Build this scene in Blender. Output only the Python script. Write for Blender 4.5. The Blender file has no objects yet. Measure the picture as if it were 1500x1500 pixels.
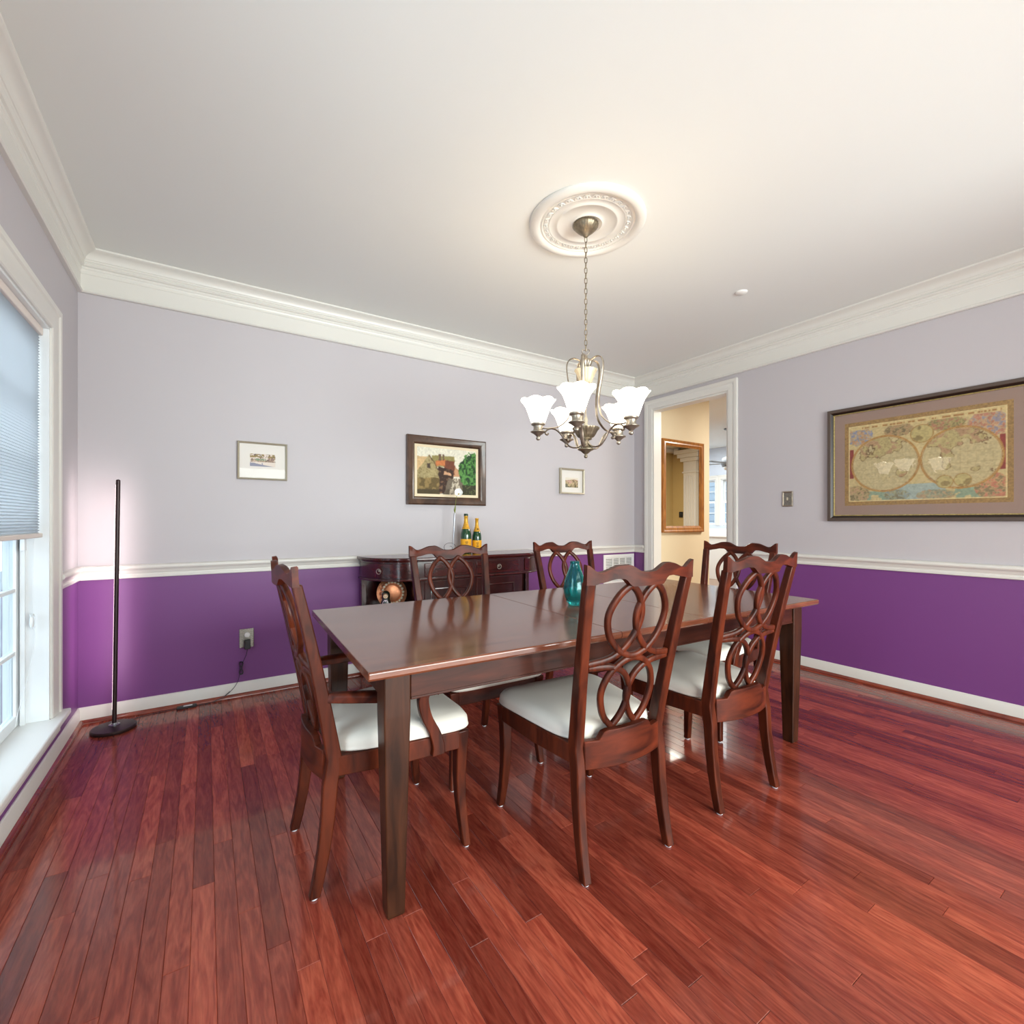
import bpy, math, random
import numpy as np
from mathutils import Vector, Matrix

random.seed(7)
SC = bpy.context.scene
COL = SC.collection
PI = math.pi

# ------------------------------------------------------------------ camera
cam = bpy.data.objects.new('camera', bpy.data.cameras.new('camera'))
COL.objects.link(cam)
cam.location = (0.622, -3.648, 1.176)
cam.rotation_euler = (PI / 2, 0, -math.radians(33.08))
cam.data.sensor_width = 36.0
cam.data.sensor_fit = 'HORIZONTAL'
cam.data.lens = 36.0 * 688.0 / 1500.0
cam.data.shift_y = 12.9 / 1500.0
cam.data.clip_start = 0.02
SC.camera = cam

# ------------------------------------------------------------------ world
w = bpy.data.worlds.new('world'); SC.world = w; w.use_nodes = True
bg = w.node_tree.nodes['Background']
bg.inputs['Color'].default_value = (0.92, 0.96, 1.0, 1)
bg.inputs['Strength'].default_value = 3.6

# ------------------------------------------------------------------ large lights
def area(name, loc, rot, sx, sy, power, color):
    d = bpy.data.lights.new(name, 'AREA'); d.shape = 'RECTANGLE'
    d.size = sx; d.size_y = sy; d.energy = power; d.color = color
    o = bpy.data.objects.new(name, d); COL.objects.link(o)
    o.location = loc; o.rotation_euler = rot
    return o
# added fill light behind the camera, stands in for flat even room light
area('entry_daylight', (2.6, -6.3, 1.20), (PI / 2, 0, 0), 3.8, 1.9, 360, (0.90, 0.99, 0.99))
# added side fill, shining in through the unseen extra window beside the camera
area('window_daylight', (-0.20, -2.87, 1.16), (0, -PI / 2, 0), 1.82, 0.84, 24, (0.88, 0.97, 1.0))
# added overhead fill lights that brighten the kitchen and hall
area('kitchen_ceiling_light', (8.0, 1.6, 2.70), (0, 0, 0), 2.2, 1.8, 88, (0.93, 1.0, 1.0))
area('hall_ceiling_light', (6.7, -1.7, 2.70), (0, 0, 0), 0.9, 0.9, 112, (1.0, 0.95, 0.86))

vs = SC.view_settings
vs.view_transform = 'Standard'; vs.look = 'None'; vs.exposure = 0.08; vs.gamma = 1.0
vs.use_curve_mapping = False
SC.cycles.max_bounces = 8; SC.cycles.diffuse_bounces = 5; SC.cycles.glossy_bounces = 4
SC.cycles.transmission_bounces = 8; SC.cycles.transparent_max_bounces = 12
SC.cycles.sample_clamp_indirect = 6.0
SC.cycles.caustics_reflective = False; SC.cycles.caustics_refractive = False

# ------------------------------------------------------------------ materials
def lin(c):
    return tuple((x / 12.92 if x <= 0.04045 else ((x + 0.055) / 1.055) ** 2.4) for x in (v / 255.0 for v in c))

def mat(name, rgb, rough=0.5, metal=0.0, coat=0.0, bump=0.0, bscale=60.0, vary=0.0, **kw):
    m = bpy.data.materials.new(name); m.use_nodes = True
    nt = m.node_tree; b = nt.nodes['Principled BSDF']
    c = lin(rgb)
    b.inputs['Base Color'].default_value = (*c, 1)
    b.inputs['Roughness'].default_value = rough
    b.inputs['Metallic'].default_value = metal
    b.inputs['Coat Weight'].default_value = coat
    b.inputs['Coat Roughness'].default_value = 0.08
    for k, v in kw.items():
        b.inputs[k].default_value = v
    if bump or vary:
        tc = nt.nodes.new('ShaderNodeTexCoord')
        n = nt.nodes.new('ShaderNodeTexNoise'); n.inputs['Scale'].default_value = bscale
        n.inputs['Detail'].default_value = 4
        nt.links.new(tc.outputs['Object'], n.inputs['Vector'])
        if bump:
            bp = nt.nodes.new('ShaderNodeBump'); bp.inputs['Strength'].default_value = bump
            bp.inputs['Distance'].default_value = 0.002
            nt.links.new(n.outputs['Fac'], bp.inputs['Height']); nt.links.new(bp.outputs['Normal'], b.inputs['Normal'])
        if vary:
            r = nt.nodes.new('ShaderNodeValToRGB')
            r.color_ramp.elements[0].position = 0.3; r.color_ramp.elements[1].position = 0.7
            r.color_ramp.elements[0].color = (*[x * (1 - vary) for x in c], 1)
            r.color_ramp.elements[1].color = (*[min(1, x * (1 + vary)) for x in c], 1)
            nt.links.new(n.outputs['Fac'], r.inputs['Fac']); nt.links.new(r.outputs['Color'], b.inputs['Base Color'])
    return m

def wood(name, dark, light, stretch=(30, 30, 3), rough=0.25, coat=0.3, detail=5, coords='Object', spec=0.5):
    m = bpy.data.materials.new(name); m.use_nodes = True
    nt = m.node_tree; N = nt.nodes; L = nt.links; b = N['Principled BSDF']
    tc = N.new('ShaderNodeTexCoord'); mp = N.new('ShaderNodeMapping')
    mp.inputs['Scale'].default_value = stretch
    n = N.new('ShaderNodeTexNoise'); n.inputs['Scale'].default_value = 1.0
    n.inputs['Detail'].default_value = detail; n.inputs['Distortion'].default_value = 0.8
    r = N.new('ShaderNodeValToRGB')
    r.color_ramp.elements[0].position = 0.32; r.color_ramp.elements[1].position = 0.72
    r.color_ramp.elements[0].color = (*lin(dark), 1); r.color_ramp.elements[1].color = (*lin(light), 1)
    L.new(tc.outputs[coords], mp.inputs['Vector']); L.new(mp.outputs['Vector'], n.inputs['Vector'])
    L.new(n.outputs['Fac'], r.inputs['Fac'])
    L.new(r.outputs['Color'], b.inputs['Base Color'])
    b.inputs['Roughness'].default_value = rough
    b.inputs['Coat Weight'].default_value = coat; b.inputs['Coat Roughness'].default_value = 0.1
    b.inputs['Specular IOR Level'].default_value = spec
    return m

def plank_material():
    m = bpy.data.materials.new('cherry_planks'); m.use_nodes = True
    nt = m.node_tree; N = nt.nodes; L = nt.links; b = N['Principled BSDF']
    geo = N.new('ShaderNodeNewGeometry'); oi = N.new('ShaderNodeObjectInfo')
    add = N.new('ShaderNodeMath'); add.operation = 'ADD'
    L.new(geo.outputs['Random Per Island'], add.inputs[0]); L.new(oi.outputs['Random'], add.inputs[1])
    fr = N.new('ShaderNodeMath'); fr.operation = 'FRACT'; L.new(add.outputs[0], fr.inputs[0])
    off = N.new('ShaderNodeVectorMath'); off.operation = 'SCALE'; off.inputs[0].default_value = (3.7, 17.3, 5.1)
    L.new(fr.outputs[0], off.inputs['Scale'])
    sc = N.new('ShaderNodeVectorMath'); sc.operation = 'MULTIPLY'; sc.inputs[1].default_value = (20, 2.4, 1)
    L.new(geo.outputs['Position'], sc.inputs[0])
    ad = N.new('ShaderNodeVectorMath'); ad.operation = 'ADD'
    L.new(sc.outputs[0], ad.inputs[0]); L.new(off.outputs[0], ad.inputs[1])
    n = N.new('ShaderNodeTexNoise'); n.inputs['Scale'].default_value = 1.6; n.inputs['Detail'].default_value = 6
    n.inputs['Distortion'].default_value = 2.2
    L.new(ad.outputs[0], n.inputs['Vector'])
    sc2 = N.new('ShaderNodeVectorMath'); sc2.operation = 'MULTIPLY'; sc2.inputs[1].default_value = (9.0, 9.0, 1)
    L.new(ad.outputs[0], sc2.inputs[0])
    n2 = N.new('ShaderNodeTexNoise'); n2.inputs['Scale'].default_value = 1.0; n2.inputs['Detail'].default_value = 3
    L.new(sc2.outputs[0], n2.inputs['Vector'])
    grain = N.new('ShaderNodeValToRGB'); e = grain.color_ramp.elements
    e[0].position = 0.34; e[0].color = (*lin((122, 49, 37)), 1)
    e[1].position = 0.66; e[1].color = (*lin((154, 75, 56)), 1)
    L.new(n.outputs['Fac'], grain.inputs['Fac'])
    tone = N.new('ShaderNodeValToRGB'); e = tone.color_ramp.elements
    tone.color_ramp.interpolation = 'LINEAR'
    e[0].position = 0.0; e[0].color = (0.60, 0.50, 0.50, 1)
    e[1].position = 1.0; e[1].color = (1.42, 1.42, 1.36, 1)
    for p, c in ((0.35, (0.86, 0.82, 0.84, 1)), (0.7, (1.05, 1.0, 1.0, 1))):
        x = e.new(p); x.color = c
    L.new(fr.outputs[0], tone.inputs['Fac'])
    mx = N.new('ShaderNodeMix'); mx.data_type = 'RGBA'; mx.blend_type = 'MULTIPLY'; mx.inputs[0].default_value = 1.0
    L.new(grain.outputs['Color'], mx.inputs[6]); L.new(tone.outputs['Color'], mx.inputs[7])
    pr = N.new('ShaderNodeMapRange'); pr.inputs[1].default_value = 0.35; pr.inputs[2].default_value = 0.6
    pr.inputs[3].default_value = 0.84; pr.inputs[4].default_value = 1.05
    L.new(n2.outputs['Fac'], pr.inputs[0])
    mx2 = N.new('ShaderNodeMix'); mx2.data_type = 'RGBA'; mx2.blend_type = 'MULTIPLY'; mx2.inputs[0].default_value = 1.0
    L.new(mx.outputs[2], mx2.inputs[6]); L.new(pr.outputs[0], mx2.inputs[7])
    L.new(mx2.outputs[2], b.inputs['Base Color'])
    b.inputs['Roughness'].default_value = 0.22; b.inputs['Specular IOR Level'].default_value = 0.30
    b.inputs['Coat Weight'].default_value = 0.30; b.inputs['Coat Roughness'].default_value = 0.05
    return m

def emit(name, rgb, strength):
    m = bpy.data.materials.new(name); m.use_nodes = True
    b = m.node_tree.nodes['Principled BSDF']
    b.inputs['Base Color'].default_value = (*lin(rgb), 1)
    b.inputs['Emission Color'].default_value = (*lin(rgb), 1)
    b.inputs['Emission Strength'].default_value = strength
    b.inputs['Roughness'].default_value = 0.4
    return m

def pane_glass(name, tint=(255, 255, 255), refl=1.0, ior=1.5):
    m = bpy.data.materials.new(name); m.use_nodes = True
    nt = m.node_tree; N = nt.nodes; L = nt.links
    N.remove(N['Principled BSDF']); out = N['Material Output']
    t = N.new('ShaderNodeBsdfTransparent'); t.inputs['Color'].default_value = (*lin(tint), 1)
    g = N.new('ShaderNodeBsdfGlossy'); g.inputs['Roughness'].default_value = 0.01
    f = N.new('ShaderNodeFresnel'); f.inputs['IOR'].default_value = ior
    mu = N.new('ShaderNodeMath'); mu.operation = 'MULTIPLY'; mu.inputs[1].default_value = refl
    mx = N.new('ShaderNodeMixShader')
    ge = N.new('ShaderNodeNewGeometry'); sb_ = N.new('ShaderNodeMath'); sb_.operation = 'SUBTRACT'; sb_.inputs[0].default_value = 1.0
    m2 = N.new('ShaderNodeMath'); m2.operation = 'MULTIPLY'
    L.new(ge.outputs['Backfacing'], sb_.inputs[1]); L.new(f.outputs[0], mu.inputs[0]); L.new(mu.outputs[0], m2.inputs[0]); L.new(sb_.outputs[0], m2.inputs[1]); L.new(m2.outputs[0], mx.inputs[0])
    L.new(t.outputs[0], mx.inputs[1]); L.new(g.outputs[0], mx.inputs[2]); L.new(mx.outputs[0], out.inputs['Surface'])
    return m

def translucent(name, rgb, amount):
    m = bpy.data.materials.new(name); m.use_nodes = True
    nt = m.node_tree; N = nt.nodes; L = nt.links; out = N['Material Output']
    N.remove(N['Principled BSDF'])
    d = N.new('ShaderNodeBsdfDiffuse'); d.inputs['Color'].default_value = (*lin(rgb), 1)
    t = N.new('ShaderNodeBsdfTranslucent'); t.inputs['Color'].default_value = (*lin(rgb), 1)
    mx = N.new('ShaderNodeMixShader'); mx.inputs[0].default_value = amount
    L.new(d.outputs[0], mx.inputs[1]); L.new(t.outputs[0], mx.inputs[2]); L.new(mx.outputs[0], out.inputs['Surface'])
    return m

def colattr(name, rough=0.6, coat=0.0):
    m = bpy.data.materials.new(name); m.use_nodes = True
    nt = m.node_tree; b = nt.nodes['Principled BSDF']
    a = nt.nodes.new('ShaderNodeAttribute'); a.attribute_name = 'Col'
    nt.links.new(a.outputs['Color'], b.inputs['Base Color'])
    b.inputs['Roughness'].default_value = rough; b.inputs['Coat Weight'].default_value = coat
    return m

M = {}
M['upper'] = mat('lavender_grey_paint', (191, 186, 190), 0.6, bump=0.05, bscale=250)
M['lower'] = mat('purple_paint', (118, 64, 128), 0.45, bump=0.05, bscale=250)
M['ceil'] = mat('ceiling_paint', (228, 230, 227), 0.8, bump=0.04, bscale=200)
M['trim'] = mat('white_trim_paint', (221, 219, 213), 0.35)
M['white'] = mat('white_paint', (235, 235, 232), 0.4)
M['vinyl'] = mat('white_vinyl', (232, 236, 238), 0.3)
M['tan'] = mat('tan_hall_paint', (222, 208, 176), 0.65, bump=0.04, bscale=200)
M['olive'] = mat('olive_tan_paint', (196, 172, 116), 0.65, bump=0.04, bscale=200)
M['kitchen_blue'] = mat('pale_blue_grey_paint', (205, 213, 226), 0.6)
M['plank'] = plank_material()
M['subfloor'] = mat('plank_gap_dark', (58, 22, 20), 0.7)
M['hallfloor'] = wood('hall_oak_floor', (120, 84, 60), (158, 118, 88), (20, 3, 3), 0.25, 0.3)
M['shoe'] = wood('cherry_shoe', (104, 38, 26), (142, 62, 40), (6, 6, 6), 0.25, 0.4)
M['chair'] = wood('cherry_chair_wood', (44, 15, 8), (98, 42, 23), (22, 22, 4), 0.36, 0.03, spec=0.2)
M['crest'] = wood('cherry_crest_wood', (46, 15, 8), (102, 42, 23), (5, 22, 22), 0.4, 0.0, spec=0.2)
M['table_top'] = wood('walnut_table_top', (88, 44, 30), (126, 72, 49), (3, 34, 20), 0.2, 0.35)
M['table_leg'] = wood('walnut_table_leg', (38, 20, 12), (72, 40, 25), (30, 30, 4), 0.36, 0.05, spec=0.2)
M['table_apron'] = wood('walnut_table_apron', (42, 18, 12), (76, 36, 24), (4, 30, 30), 0.34, 0.05, spec=0.22)
M['fabric'] = mat('cream_seat_fabric', (222, 216, 206), 0.85, bump=0.25, bscale=900)
M['glide'] = mat('white_foot_glide', (205, 208, 215), 0.5)
M['mahog'] = wood('mahogany_sideboard', (44, 13, 12), (82, 28, 24), (5, 24, 24), 0.2, 0.5)
M['mahogv'] = wood('mahogany_panel', (38, 10, 10), (70, 22, 19), (24, 24, 4), 0.24, 0.5)
M['steel'] = mat('dark_pull_metal', (188, 178, 166), 0.35, 0.8)
M['nickel'] = mat('brushed_pewter', (168, 158, 144), 0.38, 0.85, vary=0.18, bscale=40)
M['antique'] = mat('antique_pewter', (138, 126, 106), 0.42, 0.75, vary=0.25, bscale=60)
M['shade'] = emit('frosted_shade_glass', (255, 244, 224), 4.2)
M['cream'] = mat('cream_candle_glass', (188, 176, 152), 0.4)
M['lampblack'] = mat('dark_bronze_lamp', (52, 36, 36), 0.35, 0.4)
M['led'] = emit('led_strip', (255, 226, 226), 6.0)
M['black'] = mat('black_plastic', (22, 22, 26), 0.45)
M['cable'] = mat('grey_black_cable', (40, 44, 52), 0.5)
M['pewter'] = mat('ornate_pewter_plate', (140, 136, 128), 0.38, 0.85, bump=0.9, bscale=160, vary=0.35)
M['blind'] = translucent('cellular_fabric', (240, 242, 244), 0.80)
M['blindrail'] = mat('blind_rail', (232, 222, 214), 0.45)
M['wglass'] = pane_glass('window_glass', (236, 244, 248), 0.8)
M['pglass'] = pane_glass('picture_glass', (255, 255, 255), 1.0)
M['sglass'] = pane_glass('small_picture_glass', (255, 255, 255), 0.3)
M['mirror'] = mat('mirror_silver', (235, 235, 230), 0.01, 1.0)
M['goldwood'] = wood('golden_oak_frame', (138, 82, 26), (184, 120, 44), (20, 20, 6), 0.35, 0.3)
M['mapframe'] = mat('dark_brown_frame', (84, 70, 62), 0.4, 0.1)
M['mapblack'] = mat('black_brown_inner_frame', (34, 22, 16), 0.4)
M['gilt'] = mat('gilt_fillet', (186, 168, 108), 0.35, 0.6, vary=0.3, bscale=120)
M['mapborder'] = mat('aged_gold_border', (150, 118, 70), 0.6, vary=0.25, bscale=90)
M['mapmat'] = mat('taupe_mat_board', (150, 126, 114), 0.8, bump=0.1, bscale=500)
M['brownframe'] = wood('brown_picture_frame', (58, 38, 27), (98, 70, 52), (8, 8, 8), 0.35, 0.3)
M['silverframe'] = mat('champagne_silver_frame', (184, 176, 156), 0.35, 0.55)
M['beading'] = mat('bronze_beading', (108, 92, 74), 0.45, 0.4, vary=0.5, bscale=300)
M['matwhite'] = mat('white_mat_board', (228, 224, 218), 0.85)
M['matcream'] = mat('cream_liner', (232, 216, 184), 0.85)
M['print'] = colattr('ink_print', 0.75)
M['bottle'] = mat('dark_green_bottle_glass', (14, 66, 34), 0.05, 0.0, coat=0.6)
M['foil'] = mat('yellow_gold_foil', (214, 160, 48), 0.35, 0.25, vary=0.15, bscale=90)
M['label'] = mat('yellow_orange_label', (240, 172, 30), 0.6)
M['ink'] = mat('dark_label_ink', (92, 62, 22), 0.7)
M['darkgreen'] = mat('bottle_lip_green', (26, 52, 34), 0.3)
M['teal'] = mat('teal_glass', (60, 196, 196), 0.02, 0.0, **{'Transmission Weight': 0.92, 'IOR': 1.45})
M['alu'] = mat('polished_aluminium', (160, 163, 170), 0.3, 0.95)
M['wire'] = mat('dark_steel_wire', (70, 70, 78), 0.3, 0.9)
M['petal'] = mat('white_petal', (240, 240, 238), 0.6)
M['stem'] = mat('olive_green_stem', (122, 134, 40), 0.6)
M['spadix'] = mat('yellow_spadix', (176, 158, 60), 0.7)
M['copper'] = mat('aged_copper', (206, 136, 98), 0.36, 0.6, vary=0.35, bscale=22)
M['copperlight'] = mat('tinned_copper_flute', (226, 212, 186), 0.35, 0.35, vary=0.25, bscale=50)
M['doll'] = mat('black_green_lacquer', (30, 34, 24), 0.15, coat=0.6, vary=0.5, bscale=60)
M['dollface'] = mat('painted_face', (232, 206, 170), 0.3)
M['dollhair'] = mat('painted_hair', (150, 92, 36), 0.3)
M['dollapron'] = mat('painted_apron', (214, 196, 206), 0.3, vary=0.35, bscale=120)
M['ventdark'] = mat('vent_shadow_grey', (104, 98, 90), 0.8)
M['tile'] = mat('white_tile', (240, 238, 232), 0.2)
M['grout'] = mat('pale_grout', (206, 204, 198), 0.8)
M['fan'] = mat('grey_fan_metal', (120, 122, 126), 0.4, 0.5)
M['extground'] = mat('pale_exterior_ground', (116, 124, 132), 0.9, vary=0.2, bscale=0.6)
M['extwall'] = mat('neighbour_siding', (146, 153, 160), 0.8)

# ------------------------------------------------------------------ mesh builder
class MB:
    def __init__(self):
        self.v = []; self.f = []; self.m = []
    def add(self, verts, faces, mi=0):
        k = len(self.v)
        self.v += [tuple(p) for p in verts]
        self.f += [tuple(i + k for i in f) for f in faces]
        self.m += [mi] * len(faces)
        return self
    def box(self, x0, x1, y0, y1, z0, z1, mi=0):
        v = [(x, y, z) for z in (z0, z1) for y in (y0, y1) for x in (x0, x1)]
        return self.add(v, [(0, 2, 3, 1), (4, 5, 7, 6), (0, 1, 5, 4), (2, 6, 7, 3), (0, 4, 6, 2), (1, 3, 7, 5)], mi)
    def loft(self, loops, mi=0, cap=True, closed=False):
        n = len(loops[0]); v = [p for l in loops for p in l]; f = []
        k = len(loops)
        for i in range(k if closed else k - 1):
            a = i * n; b = ((i + 1) % k) * n
            for j in range(n):
                j2 = (j + 1) % n
                f.append((a + j, a + j2, b + j2, b + j))
        if cap and not closed:
            f.append(tuple(range(n))[::-1]); f.append(tuple((k - 1) * n + j for j in range(n)))
        return self.add(v, f, mi)
    def post(self, pts, mi=0):
        """stacked horizontal rectangles: (x, y, z, wx, wy)"""
        return self.loft([[(x - a / 2, y - b / 2, z), (x + a / 2, y - b / 2, z), (x + a / 2, y + b / 2, z), (x - a / 2, y + b / 2, z)]
                          for x, y, z, a, b in pts], mi)
    def lathe(self, prof, n=24, c=(0, 0, 0), mi=0, wave=None):
        loops = []
        for i, (r, z) in enumerate(prof):
            l = []
            for j in range(n):
                a = 2 * PI * j / n
                rr, zz = (r, z) if wave is None else wave(i, r, z, a)
                l.append((c[0] + rr * math.cos(a), c[1] + rr * math.sin(a), c[2] + zz))
            loops.append(l)
        return self.loft(loops, mi)
    def tube(self, pts, r, n=8, mi=0, closed=False, flat=None):
        """round (or flattened) tube along points; r scalar or list"""
        P = [Vector(p) for p in pts]; k = len(P); loops = []
        up = None
        for i in range(k):
            if closed:
                t = P[(i + 1) % k] - P[i - 1]
            else:
                t = P[min(i + 1, k - 1)] - P[max(i - 1, 0)]
            t.normalize()
            if up is None:
                up = Vector((0, 0, 1)) if abs(t.z) < 0.9 else Vector((0, 1, 0))
                if flat is not None: up = Vector(flat)
            s = t.cross(up)
            if s.length < 1e-6: s = t.cross(Vector((1, 0, 0)))
            s.normalize(); u = s.cross(t).normalized()
            if flat is None: up = u
            ri = r[i] if isinstance(r, list) else r
            ra, rb = ri if isinstance(ri, tuple) else (ri, ri)
            loops.append([P[i] + s * (ra * math.cos(2 * PI * j / n)) + u * (rb * math.sin(2 * PI * j / n)) for j in range(n)])
        return self.loft(loops, mi, closed=closed)
    def prism(self, pts, z0, z1, mi=0):
        return self.loft([[(x, y, z0) for x, y in pts], [(x, y, z1) for x, y in pts]], mi)
    def transform(self, mtx):
        self.v = [tuple(mtx @ Vector(p)) for p in self.v]; return self
    def mesh(self, name, mats, smooth=None):
        me = bpy.data.meshes.new(name)
        me.from_pydata([tuple(p) for p in self.v], [], self.f)
        if not isinstance(mats, (list, tuple)): mats = [mats]
        for m in mats: me.materials.append(M[m] if isinstance(m, str) else m)
        if len(mats) > 1: me.polygons.foreach_set('material_index', self.m)
        import bmesh
        bm = bmesh.new(); bm.from_mesh(me); bmesh.ops.recalc_face_normals(bm, faces=bm.faces); bm.to_mesh(me); bm.free()
        if smooth is not None:
            me.polygons.foreach_set('use_smooth', [True] * len(me.polygons))
            me.set_sharp_from_angle(angle=math.radians(smooth))
        me.update()
        return me
    def build(self, name, mats, parent=None, smooth=None, bevel=None, loc=None, rz=None, label=None):
        o = bpy.data.objects.new(name, self.mesh(name, mats, smooth)); COL.objects.link(o)
        if parent is not None: o.parent = parent
        if loc is not None: o.location = loc
        if rz is not None: o.rotation_euler = (0, 0, rz)
        if bevel:
            b = o.modifiers.new('bevel', 'BEVEL'); b.width = bevel; b.segments = 2; b.limit_method = 'ANGLE'
            b.angle_limit = math.radians(40); b.harden_normals = False
            if smooth is None:
                o.data.polygons.foreach_set('use_smooth', [False] * len(o.data.polygons))
        if label: o['label'] = label
        return o

def crv(pts, n=8, closed=False):
    """Catmull-Rom through points"""
    P = [Vector(p) for p in pts]; out = []; k = len(P)
    for i in range(k if closed else k - 1):
        p0 = P[i - 1] if (i > 0 or closed) else P[0] * 2 - P[1]
        p1 = P[i]; p2 = P[(i + 1) % k]
        p3 = P[(i + 2) % k] if (closed or i + 2 < k) else P[-1] * 2 - P[-2]
        for j in range(n):
            t = j / n
            out.append(0.5 * ((2 * p1) + (p2 - p0) * t + (2 * p0 - 5 * p1 + 4 * p2 - p3) * t * t + (3 * p1 - p0 - 3 * p2 + p3) * t ** 3))
    if not closed: out.append(P[-1])
    return out

def tag(o, label, cat=None, group=None, kind=None):
    o['label'] = label
    if cat: o['category'] = cat
    if group: o['group'] = group
    if kind: o['kind'] = kind
    return o

def thing(name, label, cat, loc=(0, 0, 0), rz=0.0, group=None):
    o = bpy.data.objects.new(name, None); COL.objects.link(o)
    o.empty_display_size = 0.05
    o.location = loc; o.rotation_euler = (0, 0, rz)
    return tag(o, label, cat, group)

def dup(root, loc, rz, label, group=None):
    r = root.copy(); COL.objects.link(r); r.location = loc; r.rotation_euler = (0, 0, rz)
    r['label'] = label
    if group: r['group'] = group
    for ch in list(root.children):
        c = ch.copy(); COL.objects.link(c); c.parent = r
        for g in list(ch.children):
            d = g.copy(); COL.objects.link(d); d.parent = c
    return r

def struct(name, mb, mats, label, cat='structure', parent=None, **kw):
    o = mb.build(name, mats, parent, **kw)
    if parent is None: tag(o, label, cat, kind='structure')
    return o

def mould(prof, path):
    """sweep (offset, z) profile along [(x, y, nx, ny)] path"""
    return MB().loft([[(x + nx * o, y + ny * o, z) for o, z in prof] for x, y, nx, ny in path])

# ------------------------------------------------------------------ room constants
XR = 4.628; XH = 4.747; ZC = 2.74; YF = -4.30
RB, RT = 0.829, 0.911

def wallpieces(mb, boxes):
    """boxes split at the chair rail: upper material 0, lower 1"""
    zs = 0.86
    for x0, x1, y0, y1, z0, z1 in boxes:
        if z0 < zs < z1:
            mb.box(x0, x1, y0, y1, zs, z1, 0); mb.box(x0, x1, y0, y1, z0, zs, 1)
        else:
            mb.box(x0, x1, y0, y1, z0, z1, 0 if z0 >= zs else 1)
    return mb

# walls
struct('wall_back', wallpieces(MB(), [(-0.16, XR, 0, 0.14, 0, ZC)]), ['upper', 'lower'], 'long dining room wall painted lavender grey over deep purple', 'wall')
WY0, WY1, WZ0, WZ1 = -1.45, -0.58, 0.235, 2.093       # window opening in the left wall
struct('wall_left', wallpieces(MB(), [(-0.16, 0, WY1, 0, 0, ZC), (-0.16, 0, YF, -3.305, 0, ZC), (-0.16, 0, -2.435, WY0, 0, ZC), (-0.16, 0, -3.305, -2.435, WZ1, ZC), (-0.16, 0, -3.305, -2.435, 0, WZ0 - 0.029), (-0.16, 0, WY0, WY1, WZ1, ZC), (-0.16, 0, WY0, WY1, 0, WZ0 - 0.029)]),
       ['upper', 'lower'], 'window wall painted lavender grey over purple', 'wall')
DY0, DY1, DZ = -1.123, -0.256, 2.368                  # doorway in the right wall
struct('wall_right', wallpieces(MB(), [(XR, XH, DY1, 0.14, 0, ZC), (XR, XH, YF - 0.12, DY0, 0, ZC), (XR, XH, DY0, DY1, DZ, ZC)]),
       ['upper', 'lower'], 'dining room wall with the map and the cased doorway', 'wall')
struct('wall_front', wallpieces(MB(), [(-0.16, 0.9, YF - 0.12, YF, 0, ZC), (3.9, XR, YF - 0.12, YF, 0, ZC), (0.9, 3.9, YF - 0.12, YF, 2.37, ZC)]),
       ['upper', 'lower'], 'dining room wall with the wide opening to the entry', 'wall')
# entry behind the camera
struct('wall_entry', MB().box(-0.9, -0.78, -6.8, YF - 0.12, 0, ZC).box(5.4, 5.52, -6.8, YF - 0.12, 0, ZC).box(-0.9, 5.52, -6.92, -6.8, 0, ZC)
       .box(-0.9, -0.16, YF - 0.12, YF, 0, ZC).box(XR + 0.119, 5.52, YF - 0.12, YF, 0, ZC), ['tan'], 'tan walls of the entry hall', 'wall')
# hall and kitchen beyond the doorway
struct('wall_hall', MB().box(XH, 5.78, -0.15, 3.2, 0, ZC), ['tan'], 'tan hall wall with the mirror, seen through the doorway', 'wall')
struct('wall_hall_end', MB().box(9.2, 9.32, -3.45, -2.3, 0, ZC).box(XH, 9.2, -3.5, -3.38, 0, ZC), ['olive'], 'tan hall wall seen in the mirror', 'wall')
kw0, kw1 = 1.08, 2.06
KB = MB()
KW = [(2.43, 3.05), (1.72, 2.30)]                      # two kitchen window openings along y
KB.box(9.8, 9.95, 3.05, 3.3, 0, ZC).box(9.8, 9.95, 2.30, 2.43, 0, ZC).box(9.8, 9.95, -2.42, 1.72, 0, ZC)
for a, b in KW:
    KB.box(9.8, 9.95, a, b, 0, kw0).box(9.8, 9.95, a, b, kw1, ZC)
KB.box(5.78, 9.95, 3.2, 3.32, 0, ZC).box(9.2, 9.95, -2.42, -2.3, 0, ZC)
struct('wall_kitchen', KB, ['kitchen_blue'], 'pale blue grey kitchen wall with windows', 'wall')
struct('ceiling', MB().box(-0.92, 9.95, -6.92, 3.32, ZC, ZC + 0.12), ['ceil'], 'flat off white ceiling', 'ceiling')

# ------------------------------------------------------------------ floor with single planks
floor = struct('floor', MB().box(-0.16, XR, YF, 0.0, -0.12, -0.0115), ['subfloor'], 'glossy red cherry strip floor of the dining room', 'floor')
PW = 0.0586
def plank_box(x0, x1, y0, y1):
    c = 0.0011; z = 0.0
    v = [(x0, y0, -0.0112), (x1, y0, -0.0112), (x1, y1, -0.0112), (x0, y1, -0.0112),
         (x0, y0, z - c), (x1, y0, z - c), (x1, y1, z - c), (x0, y1, z - c),
         (x0 + c, y0 + c, z), (x1 - c, y0 + c, z), (x1 - c, y1 - c, z), (x0 + c, y1 - c, z)]
    f = [(0, 1, 5, 4), (1, 2, 6, 5), (2, 3, 7, 6), (3, 0, 4, 7), (4, 5, 9, 8), (5, 6, 10, 9), (6, 7, 11, 10), (7, 4, 8, 11), (8, 9, 10, 11)]
    return v, f
planks = []
rng = random.Random(21)
nst = int(XR / PW) + 1
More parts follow.
